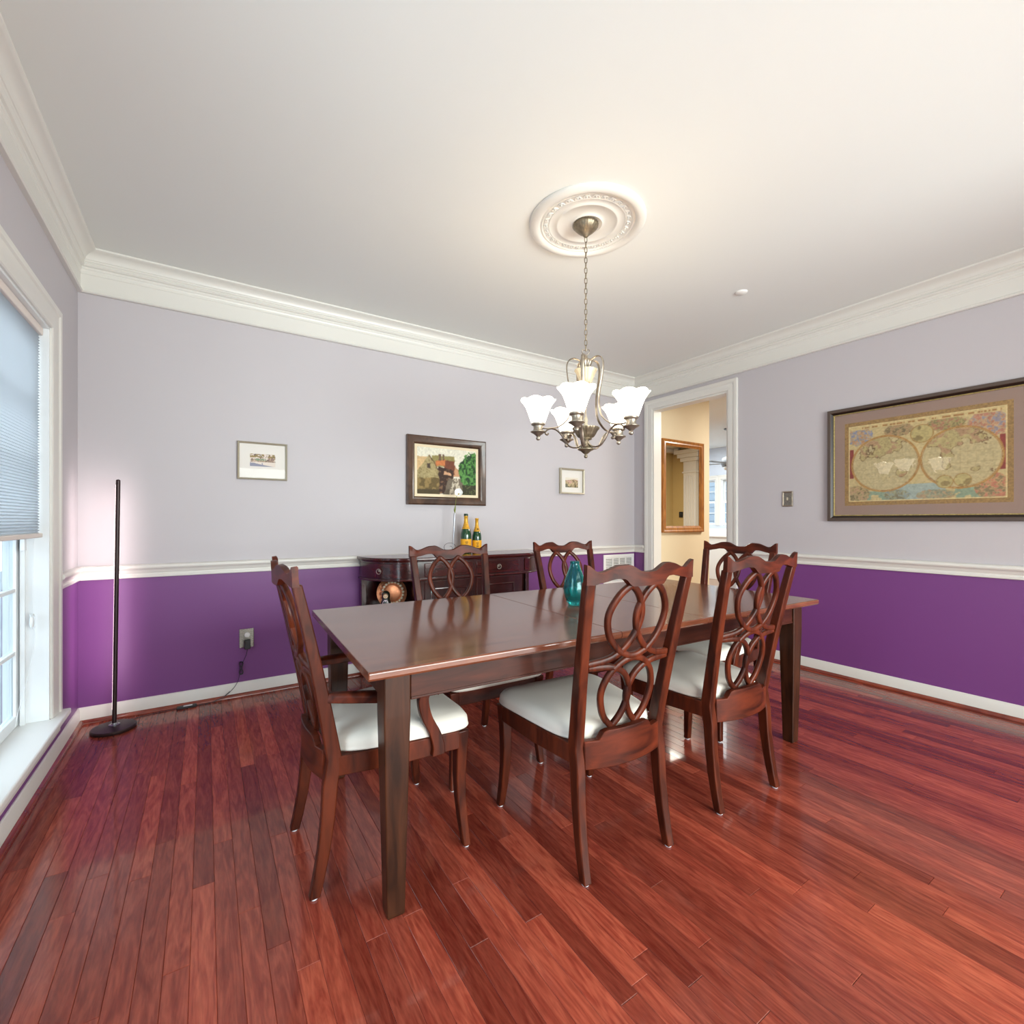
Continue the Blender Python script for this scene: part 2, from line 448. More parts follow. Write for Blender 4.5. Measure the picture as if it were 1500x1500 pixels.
for i in range(nst):
    x0 = i * PW; x1 = min(XR, x0 + PW)
    if x1 - x0 < 0.01: continue
    y = 0.0 + rng.uniform(0.1, 1.0)
    y = min(y, 0.9)
    top = 0.0
    y = -rng.uniform(0.15, 1.1)
    while top > YF + 0.001:
        bot = max(YF, y)
        if bot - YF < 0.12: bot = YF
        planks.append((x0 + 0.0002, x1 - 0.0002, bot + 0.0003, top - 0.0003))
        top = bot; y = top - rng.uniform(0.55, 1.55)
camp = Vector((0.622, -3.648)); fwd = Vector((math.sin(math.radians(33.08)), math.cos(math.radians(33.08)))); rgt = Vector((fwd.y, -fwd.x))
def show(p):
    s = 0.0
    for k in range(5):
        y = p[2] + (p[3] - p[2]) * (k + 0.5) / 5
        d = Vector(((p[0] + p[1]) / 2, y)) - camp
        dep = d.dot(fwd)
        if dep > 0.45 and abs(d.dot(rgt)) < dep * 1.12: s += (p[3] - p[2]) / dep ** 2
    return s
planks.sort(key=show, reverse=True)
rest = MB()
for k, p in enumerate(planks):
    if k < 300:
        cx, cy = (p[0] + p[1]) / 2, (p[2] + p[3]) / 2
        v, f = plank_box(p[0] - cx, p[1] - cx, p[2] - cy, p[3] - cy)
        MB().add(v, f).build('plank', 'plank', floor, loc=(cx, cy, 0))
    else:
        rest.add(*plank_box(*p))
o = rest.build('plank_rows', 'plank', floor); o['kind'] = 'stuff'
struct('floor_hall', MB().box(XR, 9.95, YF, 3.32, -0.12, 0).box(-0.92, 5.52, -6.92, YF, -0.12, 0).box(-0.16, XR, 0, 0.14, -0.12, -0.001), ['hallfloor'], 'wood floor of the hall and kitchen beyond the doorway', 'floor')

# ------------------------------------------------------------------ mouldings
def cove(a, b, c, n=6):
    """quarter concave curve from a to b bulging towards c"""
    out = []
    for i in range(n + 1):
        t = i / n
        out.append(((1 - t) ** 2 * a[0] + 2 * t * (1 - t) * c[0] + t * t * b[0], (1 - t) ** 2 * a[1] + 2 * t * (1 - t) * c[1] + t * t * b[1]))
    return out
CROWN = [(-0.001, 2.50), (0.020, 2.50), (0.026, 2.506), (0.024, 2.514), (0.016, 2.518), (0.014, 2.524), (0.014, 2.606), (0.017, 2.609), (0.017, 2.618), (0.015, 2.622),
         (0.018, 2.632), (0.021, 2.635), (0.021, 2.648), (0.030, 2.652), (0.036, 2.660), (0.033, 2.668), (0.028, 2.671), (0.035, 2.678), (0.036, 2.684)] + \
        cove((0.040, 2.686), (0.082, 2.724), (0.046, 2.718)) + [(0.086, 2.726), (0.092, 2.730), (0.093, 2.7395), (-0.001, 2.7395)]
RAIL = [(-0.001, RB), (0.011, RB), (0.014, RB + 0.004), (0.014, RB + 0.016), (0.010, RB + 0.019), (0.010, RB + 0.028), (0.014, RB + 0.032), (0.018, RB + 0.045), (0.024, RB + 0.052), (0.030, RB + 0.056),
        (0.033, RB + 0.064), (0.031, RB + 0.074), (0.022, RB + 0.080), (0.008, RT), (-0.001, RT)]
BASE = [(-0.001, 0.001), (0.013, 0.001), (0.013, 0.070), (0.010, 0.078), (0.008, 0.088), (0.004, 0.092), (-0.001, 0.092)]
SHOE = [(0.013, 0.0005), (0.031, 0.0005), (0.030, 0.008), (0.026, 0.015), (0.020, 0.019), (0.013, 0.021)]
CB = lambda prof: mould(prof, [(0, 0, 1, -1), (XR, 0, -1, -1)])
struct('trim_1', CB(CROWN), 'trim', 'tall stepped crown moulding above the long picture wall', 'crown moulding', smooth=25)
struct('trim_2', mould(CROWN, [(0, YF, 1, 0), (0, 0, 1, -1)]), 'trim', 'crown moulding above the window wall', 'crown moulding', smooth=25)
struct('trim_3', mould(CROWN, [(XR, 0, -1, -1), (XR, YF, -1, 0)]), 'trim', 'crown moulding above the doorway wall', 'crown moulding', smooth=25)
struct('trim_4', CB(RAIL), 'trim', 'white chair rail along the long picture wall', 'chair rail', smooth=25)
struct('trim_5', mould(RAIL, [(0, WY1 + 0.117, 1, 0), (0, 0, 1, -1)]), 'trim', 'short chair rail between window and corner', 'chair rail', smooth=25)
struct('trim_6', mould(RAIL, [(XR, 0, -1, -1), (XR, -0.150, -1, 0)]), 'trim', 'short chair rail between corner and doorway', 'chair rail', smooth=25)
struct('trim_7', mould(RAIL, [(XR, -1.207, -1, 0), (XR, YF, -1, 0)]), 'trim', 'white chair rail beneath the map', 'chair rail', smooth=25)
for nm, path, lb in (('baseboard_back', [(0, 0, 1, -1), (XR, 0, -1, -1)], 'white baseboard under the long picture wall'),
                     ('baseboard_left', [(0, YF, 1, 0), (0, 0, 1, -1)], 'white baseboard under the window'),
                     ('baseboard_right', [(XR, -1.207, -1, 0), (XR, YF, -1, 0)], 'white baseboard under the map wall'),
                     ('baseboard_corner', [(XR, 0, -1, -1), (XR, -0.157, -1, 0)], 'short white baseboard beside the doorway')):
    o = struct(nm, mould(BASE, path), 'trim', lb, 'baseboard', smooth=25)
    mould(SHOE, path).build('shoe_moulding', 'shoe', o, smooth=40, label='red cherry quarter-round shoe moulding')

# door casing (both jambs, head, lining)
CAS = [(-0.001, 0.0), (0.006, 0.0), (0.010, 0.004), (0.012, 0.020), (0.014, 0.030), (0.014, 0.056), (0.018, 0.062), (0.022, 0.076), (0.022, 0.094), (0.018, 0.096), (-0.001, 0.096)]
def casing(y0, y1, ztop, xs, sgn):
    """casing on a wall plane x = xs around an opening; profile (proud, outwards)"""
    loops = []
    for (py, pz, dy, dz) in ((y0, 0.001, -1, 0), (y0, ztop, -1, 1), (y1, ztop, 1, 1), (y1, 0.001, 1, 0)):
        loops.append([(xs - sgn * a, py + dy * b, pz + dz * b) for a, b in CAS])
    return MB().loft(loops)
dr = struct('trim_8', casing(DY0, DY1, DZ, XR, 1), 'trim', 'white casing around the doorway to the hall', 'door casing', smooth=25)
lin_ = MB().box(XR + 0.0005, XH, DY1 - 0.016, DY1 - 0.0005, 0, DZ).box(XR + 0.0005, XH, DY0 + 0.0005, DY0 + 0.016, 0, DZ).box(XR + 0.0005, XH, DY0 + 0.016, DY1 - 0.016, DZ - 0.016, DZ - 0.0005)
lin_.build('door_jamb', 'trim', dr)
casing(DY0, DY1, DZ, XH, -1).build('hall_casing', 'trim', dr, smooth=25)

# ------------------------------------------------------------------ windows
def make_window(name, label, w_, z0, z1, loc, rz, rows=3, cols=3, stool=True, casing_w=0.115, depth=0.10):
    """local: x along the wall, interior towards -y, wall face y = 0"""
    h = w_ / 2
    t = thing(name, label, 'window', loc, rz); t['kind'] = 'structure'
    loops = []
    cw = casing_w
    prof = [(-0.001, 0.0), (0.008, 0.0), (0.012, 0.006), (0.014, 0.03), (0.017, 0.045), (0.017, 0.08), (0.023, 0.088), (0.024, cw - 0.004), (0.018, cw), (-0.001, cw)]
    zb = z0
    for px, pz, dx, dz in ((-h, zb, -1, 0), (-h, z1, -1, 1), (h, z1, 1, 1), (h, zb, 1, 0)):
        loops.append([(px + dx * b, -a, pz + dz * b) for a, b in prof])
    MB().loft(loops).build('casing', 'trim', t, smooth=25)
    jm = MB()
    jm.box(-h, -h + 0.012, 0.0, 0.155, z0, z1).box(h - 0.012, h, 0.0, 0.155, z0, z1).box(-h, h, 0.0, 0.155, z1 - 0.012, z1)
    jm.build('jamb_liner', 'vinyl', t)
    st = MB()
    for s in (-1, 1):
        a, b = sorted((s * (h - 0.012), s * (h - 0.032)))
        st.box(a, b, depth - 0.022, depth - 0.006, z0, z1)
    st.build('sash_stop', 'vinyl', t)
    zm = (z0 + z1) / 2
    for zz0, zz1, yy in ((z0 + 0.004, zm + 0.018, depth), (zm - 0.018, z1 - 0.012, depth + 0.030)):
        s = MB(); sw = 0.042; x0, x1 = -h + 0.012, h - 0.012
        s.box(x0, x0 + sw, yy, yy + 0.028, zz0, zz1).box(x1 - sw, x1, yy, yy + 0.028, zz0, zz1)
        s.box(x0 + sw, x1 - sw, yy, yy + 0.028, zz0, zz0 + 0.05).box(x0 + sw, x1 - sw, yy, yy + 0.028, zz1 - 0.036, zz1)
        so = s.build('sash', 'vinyl', t, bevel=0.003)
        gx0, gx1, gz0, gz1 = x0 + sw, x1 - sw, zz0 + 0.05, zz1 - 0.036
        for i in range(1, cols):
            x = gx0 + (gx1 - gx0) * i / cols
            MB().box(x - 0.009, x + 0.009, yy + 0.003, yy + 0.024, gz0, gz1).build('muntin', 'vinyl', so, bevel=0.003)
        for i in range(1, rows):
            z = gz0 + (gz1 - gz0) * i / rows
            MB().box(gx0, gx1, yy + 0.002, yy + 0.025, z - 0.009, z + 0.009).build('muntin', 'vinyl', so, bevel=0.003)
        for i in range(cols):
            for j in range(rows):
                a0 = gx0 + (gx1 - gx0) * i / cols; a1 = gx0 + (gx1 - gx0) * (i + 1) / cols
                b0 = gz0 + (gz1 - gz0) * j / rows; b1 = gz0 + (gz1 - gz0) * (j + 1) / rows
                MB().box(a0, a1, yy + 0.011, yy + 0.015, b0, b1).build('pane', 'wglass', so)
    if stool:
        q = h + cw + 0.02
        MB().prism([(-q, -0.052), (q, -0.052), (q, -0.0006), (h - 0.0005, -0.0006), (h - 0.0005, depth + 0.055), (-h + 0.0005, depth + 0.055), (-h + 0.0005, -0.0006), (-q, -0.0006)], z0 - 0.028, z0 - 0.0006).build('stool', 'white', t, bevel=0.006)
        MB().box(-h - cw, h + cw, -0.016, -0.0005, z0 - 0.10, z0 - 0.029).build('apron', 'trim', t, bevel=0.004)
    return t

wc = (WY0 + WY1) / 2; ww = WY1 - WY0
make_window('window_1', 'tall white double-hung window with small panes and low sill', ww, WZ0, WZ1, (0, wc, 0), PI / 2)
make_window('window_4', 'second tall double-hung window of the window wall, without a shade', ww, WZ0, WZ1, (0, -2.87, 0), PI / 2)  # out-of-view window put in so the side fill can enter
for k, (a, b) in enumerate(KW):
    make_window('window_%d' % (k + 2), ['far kitchen window beside the hall wall corner', 'far kitchen window nearer the doorway jamb'][k], b - a, kw0, kw1, (9.8, (a + b) / 2, 0), -PI / 2, rows=2, cols=3, stool=False, casing_w=0.062, depth=0.05)

# cellular shade in the window (local like the window)
bl = thing('cellular_shade', 'white pleated cellular shade half lowered in the window', 'window shade', (0, wc, 0), PI / 2)
bh = ww / 2 - 0.018
zb0, zb1 = 1.118, 2.045
n = 72; prof = []
for i in range(2 * n + 1):
    prof.append((0.030 + (0.0 if i % 2 == 0 else 0.009), zb0 + (zb1 - zb0) * i / (2 * n)))
MB().loft([[(x, y, z) for x in (-bh, bh)] for y, z in prof], cap=False).build('fabric', 'blind', bl)
MB().box(-bh, bh, 0.018, 0.050, 2.044, 2.080).build('headrail', 'blindrail', bl, bevel=0.004)
MB().box(-bh - 0.002, bh + 0.002, 0.020, 0.048, 1.098, 1.119).build('bottom_rail', 'blindrail', bl, bevel=0.005)
hx = bh - 0.03
cord = crv([(hx, 0.045, 1.10), (hx - 0.002, 0.047, 0.95), (hx - 0.004, 0.048, 0.80), (hx - 0.004, 0.049, 0.745)], 6)
MB().tube(cord, 0.0012, 5).build('cord', 'vinyl', bl)
MB().tube(crv([(hx - 0.004, 0.049, 0.745), (hx + 0.018, 0.045, 0.735), (hx + 0.022, 0.044, 0.69), (hx + 0.004, 0.046, 0.672), (hx - 0.006, 0.048, 0.69)], 6), 0.0011, 5).build('cord', 'vinyl', bl)
MB().tube(crv([(hx + 0.022, 0.044, 0.69), (hx + 0.012, 0.046, 0.60), (hx - 0.01, 0.06, 0.47), (hx - 0.045, 0.082, 0.33), (hx - 0.06, 0.090, 0.26)], 8), 0.0011, 5).build('cord', 'vinyl', bl)
for k in range(3):
    a0 = k * 1.1
    MB().tube([(hx - 0.004 + 0.014 * math.cos(a0 + q * PI / 6), 0.049 + 0.006 * math.sin(a0 + q * PI / 6), 0.742 + 0.006 * math.sin(2 * q * PI / 6 + k)) for q in range(12)], 0.0011, 5, closed=True).build('cord_knot', 'vinyl', bl)
MB().lathe([(0.002, 0.05), (0.005, 0.047), (0.008, 0.03), (0.0085, 0.012), (0.006, 0.0), (0.002, -0.002)], 10, (hx - 0.008, 0.049, 0.688)).build('tassel', 'vinyl', bl, smooth=50)
# tilt latch block on the window sash track
MB().box(-0.015, 0.018, 0.062, 0.078, 1.04, 1.095).build('sash_lock', 'vinyl', bpy.data.objects['window_1'], bevel=0.003, loc=(bh - 0.068, 0, 0))

struct('ground_exterior', MB().box(-30, -0.16, -20, 20, -0.75, -0.6), ['extground'], 'pale ground outside the window', 'ground')
# neighbouring house outside the window
nb = thing('house_exterior', 'pale board siding of the neighbouring house outside the window', 'house', (-7.0, -1.0, -0.6))
MB().box(-0.4, 0, -3.0, 9.0, 0, 3.6).build('wall', 'extwall', nb)
for k in range(14):
    MB().box(0, 0.02, -3.0, 9.0, 0.02 + k * 0.25, 0.24 + k * 0.25).build('siding_board', 'extwall', nb)

nb2 = thing('house_exterior', 'pale grey house outside the far kitchen windows', 'house', (16.0, 1.5, -0.6))  # backdrop added to keep the kitchen windows from blowing out
MB().box(0, 0.4, -6.0, 8.0, 0, 5.5).build('wall', 'extwall', nb2)
for k in range(22):
    MB().box(-0.02, 0, -6.0, 8.0, 0.02 + k * 0.25, 0.24 + k * 0.25).build('siding_board', 'extwall', nb2)
struct('ground_back_exterior', MB().box(9.95, 40, -20, 20, -0.75, -0.6), ['extground'], 'pale ground outside the kitchen windows', 'ground')
# ------------------------------------------------------------------ kitchen beyond
kc = thing('kitchen_counter', 'white kitchen counter run under the far windows', 'counter', (9.795, 2.0, 0))
MB().box(-0.60, 0, -0.9, 1.15, 0.0, 0.85).build('cabinet_body', 'white', kc, bevel=0.004)
MB().box(-0.63, 0, -0.92, 1.17, 0.85, 0.885).build('worktop', 'white', kc, bevel=0.004)
bs = MB().box(9.788, 9.7995, 1.1, 3.15, 0.886, 1.015).build('backsplash', 'grout'); tag(bs, 'white tiled backsplash under the far kitchen windows', 'backsplash')
tw = 0.155; th_ = 0.061
for r in range(2):
    for c in range(13):
        y0 = 1.1 + c * tw - (tw / 2 if r else 0)
        a, b = max(1.1, y0 + 0.002), min(3.15, y0 + tw - 0.002)
        if b - a > 0.02: MB().box(9.783, 9.789, a, b, 0.888 + r * 0.064, 0.888 + r * 0.064 + th_).build('tile', 'tile', bs)
fn = thing('ceiling_fan', 'grey ceiling fan hanging in the kitchen beyond', 'ceiling fan', (8.02, 1.02, 0))
MB().lathe([(0.012, 2.24), (0.012, 2.70), (0.06, 2.72), (0.06, 2.7395)], 12).build('down_rod', 'fan', fn, smooth=40)
MB().lathe([(0.03, 2.09), (0.10, 2.12), (0.11, 2.18), (0.08, 2.24), (0.03, 2.26)], 20).build('motor', 'fan', fn, smooth=40)
MB().lathe([(0.01, 2.03), (0.05, 2.04), (0.065, 2.07), (0.05, 2.095)], 16).build('light_bowl', 'white', fn, smooth=50)
for k in range(5):
    b = MB().box(0.12, 0.55, -0.055, 0.055, 2.145, 2.153).build('blade', 'fan', fn, bevel=0.002)
    b.rotation_euler = (0.0, 0, 1.9 + k * 2 * PI / 5)
# hall mirror
def frame_loft(w_, h_, prof):
    """mitred frame in the local xz plane, wall plane y = 0, room towards -y; prof (inset, proud)"""
    loops = []
    for sx, sz in ((-1, -1), (1, -1), (1, 1), (-1, 1)):
        loops.append([(sx * (w_ / 2 - i), -p, sz * (h_ / 2 - i)) for i, p in prof])
    return MB().loft(loops, closed=True)
mr = thing('wall_mirror', 'tall mirror in golden oak frame on the tan hall wall', 'mirror', (5.262, -0.151, 1.572))
frame_loft(0.745, 1.055, [(0, 0), (0, 0.030), (0.012, 0.036), (0.03, 0.028), (0.045, 0.030), (0.06, 0.018), (0.072, 0.014), (0.072, 0)]).build('frame', 'goldwood', mr, smooth=25)
MB().box(-0.305, 0.305, -0.010, -0.003, -0.46, 0.46).build('mirror_glass', 'mirror', mr)
# pilaster, thermostat and crown that the mirror shows
pl = MB().box(9.08, 9.2, -3.02, -2.72, 0, 2.42)
for k in range(5):
    pl.box(9.068, 9.081, -3.005 + k * 0.058, -2.975 + k * 0.058, 0.2, 2.12)
pl.box(9.06, 9.2, -3.04, -2.70, 2.18, 2.21).box(9.04, 9.2, -3.07, -2.67, 2.42, 2.50).box(9.0, 9.2, -3.12, -2.62, 2.50, 2.58).box(8.96, 9.2, -3.17, -2.57, 2.58, 2.66).box(9.05, 9.2, -3.05, -2.69, 0, 0.18)
struct('trim_9', pl, 'trim', 'white fluted pilaster with stepped capital seen in the mirror', 'pilaster', bevel=0.004)
struct('trim_10', MB().box(9.10, 9.2, -3.38, -3.17, 2.64, ZC - 0.0005).box(XH, 9.2, -3.38, -3.28, 2.64, ZC - 0.0005), 'trim', 'crown moulding of the hall seen in the mirror', 'crown moulding', bevel=0.02)
th = thing('thermostat', 'small black thermostat on the tan wall seen in the mirror', 'thermostat', (9.199, -3.16, 1.31), -PI / 2)
MB().box(-0.045, 0.045, -0.022, 0, -0.06, 0.06).build('body', 'black', th, bevel=0.004)
MB().box(-0.03, 0.03, -0.024, -0.021, -0.01, 0.04).build('screen', 'cable', th)

# ------------------------------------------------------------------ dining table
TR = math.radians(-2.3)
tb = thing('dining_table', 'long dark walnut dining table with tapered legs in the room centre', 'table', (2.186, -1.878, 0), TR)
hl, hd = 1.172, 0.530
def topslab(x0, x1, l_end, r_end):
    m = MB(); z0, z1 = 0.733, 0.760; b = 0.004
    prof = lambda x, e: [(x, -hd + 0.006, z0), (x, hd - 0.006, z0), (x, hd, z0 + 0.008), (x, hd, z1 - b), (x, hd - b, z1), (x, -hd + b, z1), (x, -hd, z1 - b), (x, -hd, z0 + 0.008)]
    m.loft([prof(x0, 0), prof(x1, 0)])
    return m
topslab(-hl, -0.2355, 1, 0).build('tabletop', 'table_top', tb, bevel=0.003)
topslab(-0.2345, 0.2645, 0, 0).build('table_leaf', 'table_top', tb, bevel=0.0006)
topslab(0.2655, hl, 0, 1).build('tabletop', 'table_top', tb, bevel=0.003)
for s in (-1, 1):
    a, b = sorted((s * (hd - 0.085), s * (hd - 0.063)))
    MB().box(-hl + 0.14, hl - 0.14, a, b, 0.645, 0.732).box(-hl + 0.14, hl - 0.14, a - 0.003, b + 0.003, 0.640, 0.648).build('apron', 'table_apron', tb, bevel=0.002)
    a, b = sorted((s * (hl - 0.088), s * (hl - 0.066)))
    MB().box(a, b, -hd + 0.14, hd - 0.14, 0.645, 0.732).build('apron', 'table_leg', tb, bevel=0.002)
    for t in (-1, 1):
        x, y = s * (hl - 0.098), t * (hd - 0.096)
        lg = MB().post([(x, y, 0.0, 0.050, 0.050), (x, y, 0.008, 0.054, 0.054), (x, y, 0.60, 0.080, 0.080), (x, y, 0.7325, 0.080, 0.080)])
        lg.build('leg', 'table_leg', tb, bevel=0.004)

# ------------------------------------------------------------------ chairs (local: faces +y, origin on the floor)
def back_y(x, z):
    t = (z - 0.44) / (1.04 - 0.44)
    return -0.205 - 0.105 * t - 0.02 * t * t - 0.022 * (1 - min(1, abs(x) / 0.21) ** 2)
def half_w(z):
    return 0.178 + 0.040 * max(0, (z - 0.44)) / 0.6
def make_chair(name, label, k=1.0, arms=False):
    t = thing(name, label, 'chair')
    # rear legs running up into back posts
    for s in (-1, 1):
        pts = []
        for z in (0.006, 0.06, 0.14, 0.24, 0.34, 0.42, 0.50, 0.60, 0.70, 0.80, 0.90, 0.985):
            if z < 0.42:
                u = 1 - z / 0.42
                x = 0.182 + 0.006 * u; y = -0.213 - 0.050 * u ** 2.2
                wx = 0.036 - 0.006 * u; wy = 0.048 - 0.016 * u
            else:
                x = half_w(z) + 0.004; y = back_y(0.21, z) + 0.0
                wx = 0.036 - 0.004 * (z - 0.42); wy = 0.046 - 0.03 * (z - 0.42)
            pts.append((s * x * k, y, z, wx, wy))
        lg = MB().post(pts).build('leg', 'chair', t, smooth=40, bevel=0.004, label='rear leg continuing up as curved back post')
        MB().lathe([(0.010, 0.0), (0.012, 0.002), (0.012, 0.008)], 12, (pts[0][0], pts[0][1], 0)).build('foot_glide', 'glide', lg, smooth=40)
        pf = []
        for z in (0.006, 0.03, 0.10, 0.18, 0.26, 0.33, 0.38, 0.425):
            u = z / 0.425
            x = 0.232 - 0.010 * math.sin(PI * u) - 0.008 * u; y = 0.246 - 0.012 * math.sin(PI * u) - 0.004 * u
            ww_ = 0.028 + 0.016 * u
            pf.append((s * x * k, y - 0.012 * u, z, ww_, ww_))
        lf = MB().post(pf).build('leg', 'chair', t, smooth=40, bevel=0.004)
        MB().lathe([(0.009, 0.0), (0.011, 0.002), (0.011, 0.008)], 12, (pf[0][0], pf[0][1], 0)).build('foot_glide', 'glide', lf, smooth=40)
        # side seat rail
        x1, y1, x0, y0 = 0.232, 0.215, 0.186, -0.200
        MB().loft([[(s * (x0 - 0.012) * k, y0, 0.365), (s * (x0 + 0.012) * k, y0, 0.365), (s * (x0 + 0.012) * k, y0, 0.428), (s * (x0 - 0.012) * k, y0, 0.428)],
                   [(s * (x0 + 0.018) * k, 0.0, 0.362), (s * (x0 + 0.042) * k, 0.0, 0.362), (s * (x0 + 0.042) * k, 0.0, 0.428), (s * (x0 + 0.018) * k, 0.0, 0.428)],
                   [(s * (x1 - 0.012) * k, y1, 0.365), (s * (x1 + 0.012) * k, y1, 0.365), (s * (x1 + 0.012) * k, y1, 0.428), (s * (x1 - 0.012) * k, y1, 0.428)]]).build('seat_rail', 'chair', t, smooth=30, bevel=0.003)
    # front rail and bowed rear rail with raised middle
    MB().box(-0.212 * k, 0.212 * k, 0.222, 0.246, 0.362, 0.428).build('seat_rail', 'crest', t, bevel=0.003)
    loops = []
    for i in range(21):
        x = -0.168 + 0.336 * i / 20
        yb = -0.222 - 0.030 * (1 - (x / 0.168) ** 2)
        zt = 0.445 + (0.030 if abs(x) < 0.098 else 0.030 * max(0, 1 - (abs(x) - 0.098) / 0.018))
        loops.append([(x * k, yb - 0.011, 0.350), (x * k, yb + 0.013, 0.350), (x * k, yb + 0.013, zt), (x * k, yb - 0.011, zt)])
    MB().loft(loops).build('back_rail', 'crest', t, smooth=35, bevel=0.003)
    # cushion
    def outline(sc, z, dz=0.0):
        pts = []
        for i in range(48):
            a = 2 * PI * i / 48
            c, s_ = math.cos(a), math.sin(a)
            e = 0.28 if s_ > 0 else 0.42
            u = math.copysign(abs(c) ** e, c); v = math.copysign(abs(s_) ** e, s_)
            hw = (0.226 + 0.030 * v) * k
            pts.append((u * hw * sc, 0.032 + v * 0.240 * sc, z + dz * (1 - abs(u) ** 3)))
        return pts
    cu = MB().loft([outline(0.965, 0.4285), outline(1.0, 0.431), outline(1.012, 0.436), outline(1.0, 0.441), outline(1.004, 0.446), outline(0.995, 0.462), outline(0.955, 0.476), outline(0.86, 0.486), outline(0.6, 0.492), outline(0.3, 0.4945), outline(0.02, 0.495)])
    cu.build('seat', 'fabric', t, smooth=60, label='cream upholstered seat cushion')
    # crest rail with ears and wavy edge
    loops = []
    for i in range(49):
        u = -1 + 2 * i / 48; x = 0.236 * u; a = abs(u)
        def ip(tab, q):
            for (q0, v0), (q1, v1) in zip(tab, tab[1:]):
                if q <= q1:
                    s_ = (q - q0) / (q1 - q0); s_ = s_ * s_ * (3 - 2 * s_)
                    return v0 + (v1 - v0) * s_
            return tab[-1][1]
        zt = 1.038 + ip([(0, -0.026), (0.08, -0.025), (0.36, 0.000), (0.46, -0.001), (0.80, -0.021), (1.0, 0.004)], a)
        zbt = ip([(0, 0.966), (0.27, 0.966), (0.42, 0.992), (0.52, 0.993), (0.80, 0.982), (0.86, 0.976), (1.0, 0.978)], a)
        yb = back_y(x, 1.0); thk = 0.013 - 0.003 * a
        loops.append([(x * k, yb - thk, zbt), (x * k, yb + thk, zbt), (x * k, yb + thk - 0.003, (zt + zbt) / 2), (x * k, yb + thk - 0.004, zt - 0.004), (x * k, yb + 0.002, zt), (x * k, yb - thk - 0.003, zt - 0.002), (x * k, yb - thk - 0.001, (zt + zbt) / 2)])
    MB().loft(loops).build('crest_rail', 'crest', t, smooth=45)
    # interlaced oval lattice
    A = [(-0.052, 0.972), (-0.092, 0.940), (-0.122, 0.890), (-0.126, 0.845), (-0.106, 0.790), (-0.066, 0.746), (-0.025, 0.726)]
    A = A + [(0.0, 0.722)] + [(-x, z) for x, z in A[::-1]]
    B = [(-0.056, 0.972), (-0.020, 0.940), (0.006, 0.893), (0.010, 0.848), (-0.008, 0.796), (-0.046, 0.750), (-0.100, 0.720), (-0.178, 0.708)]
    Cc = [(-0.052, 0.470), (-0.090, 0.512), (-0.110, 0.566), (-0.112, 0.612), (-0.090, 0.664), (-0.045, 0.703)]
    Cc = Cc + [(0.0, 0.714)] + [(-x, z) for x, z in Cc[::-1]]
    D = [(-0.054, 0.470), (-0.018, 0.512), (0.002, 0.566), (0.000, 0.612), (-0.030, 0.662), (-0.086, 0.690), (-0.176, 0.696)]
    def strand(pts, dy):
        P = crv([(x * k, 0, z) for x, z in pts], 5)
        P = [Vector((p.x, back_y(p.x / k, p.z) + dy + 0.002, p.z)) for p in P]
        m = MB(); loops = []
        for i, p in enumerate(P):
            tg = (P[min(i + 1, len(P) - 1)] - P[max(i - 1, 0)]); tg.y = 0; tg.normalize()
            nx, nz = -tg.z, tg.x
            wd = 0.0105; dp = 0.0090
            loops.append([(p.x + nx * a, p.y + b, p.z + nz * a) for a, b in ((-wd, -dp + 0.003), (-wd + 0.003, -dp), (wd - 0.003, -dp), (wd, -dp + 0.003), (wd, dp - 0.003), (wd - 0.003, dp), (-wd + 0.003, dp), (-wd, dp - 0.003))])
        return m.loft(loops)
    strand(A, 0.0).build('oval_strand', 'chair', t, smooth=50)
    strand(Cc, 0.0).build('oval_strand', 'chair', t, smooth=50)
    for s in (-1, 1):
        strand([(s * x, z) for x, z in B], 0.0012).build('oval_strand', 'chair', t, smooth=50)
        strand([(s * x, z) for x, z in D], 0.0012).build('oval_strand', 'chair', t, smooth=50)
    if arms:
        for s in (-1, 1):
            P = crv([(s * 0.200, -0.228, 0.622), (s * 0.232, -0.150, 0.618), (s * 0.258, -0.050, 0.610), (s * 0.264, 0.040, 0.607), (s * 0.256, 0.105, 0.601), (s * 0.246, 0.130, 0.590)], 5)
            loops = []
            for i, p in enumerate(P):
                q = i / (len(P) - 1); wd = 0.016 + 0.012 * math.sin(PI * min(1, q * 1.05)); ht = 0.015
                loops.append([(p.x - wd, p.y, p.z - ht), (p.x + wd, p.y, p.z - ht), (p.x + wd, p.y, p.z + ht * 0.5), (p.x + wd * 0.6, p.y, p.z + ht), (p.x - wd * 0.6, p.y, p.z + ht), (p.x - wd, p.y, p.z + ht * 0.5)])
            ar = MB().loft(loops).build('armrest', 'crest', t, smooth=45, bevel=0.003)
            Q = crv([(s * 0.258, 0.085, 0.595), (s * 0.256, 0.072, 0.570), (s * 0.252, 0.085, 0.510), (s * 0.250, 0.115, 0.450), (s * 0.250, 0.130, 0.400), (s * 0.250, 0.128, 0.368)], 5)
            MB().post([(p.x, p.y, p.z, 0.024, 0.034 + 0.012 * (i / (len(Q) - 1))) for i, p in enumerate(Q)][::-1]).build('arm_support', 'chair', ar, smooth=45, bevel=0.003)
    return t
GC = 'cherry dining chairs around the table'
chA = make_chair('dining_chair', 'armless dining chair with its back to the blue-green vase, on the open floor side of the table next to the armchair under the window side')
chE = make_chair('dining_armchair', 'dining armchair at the table end facing away from the window', 1.03, True)
chA['label'] = 'armless oval-back dining chair with its back against the open floor, beside the window-end armchair'
chA['group'] = GC; chE['group'] = GC
chE['label'] = 'oval-back dining armchair at the table end nearest the window'
d2 = math.radians
chA.location = (1.854, -2.258, 0); chA.rotation_euler = (0, 0, d2(-3.9))
chE.location = (1.165, -1.894, 0); chE.rotation_euler = (0, 0, d2(-90))
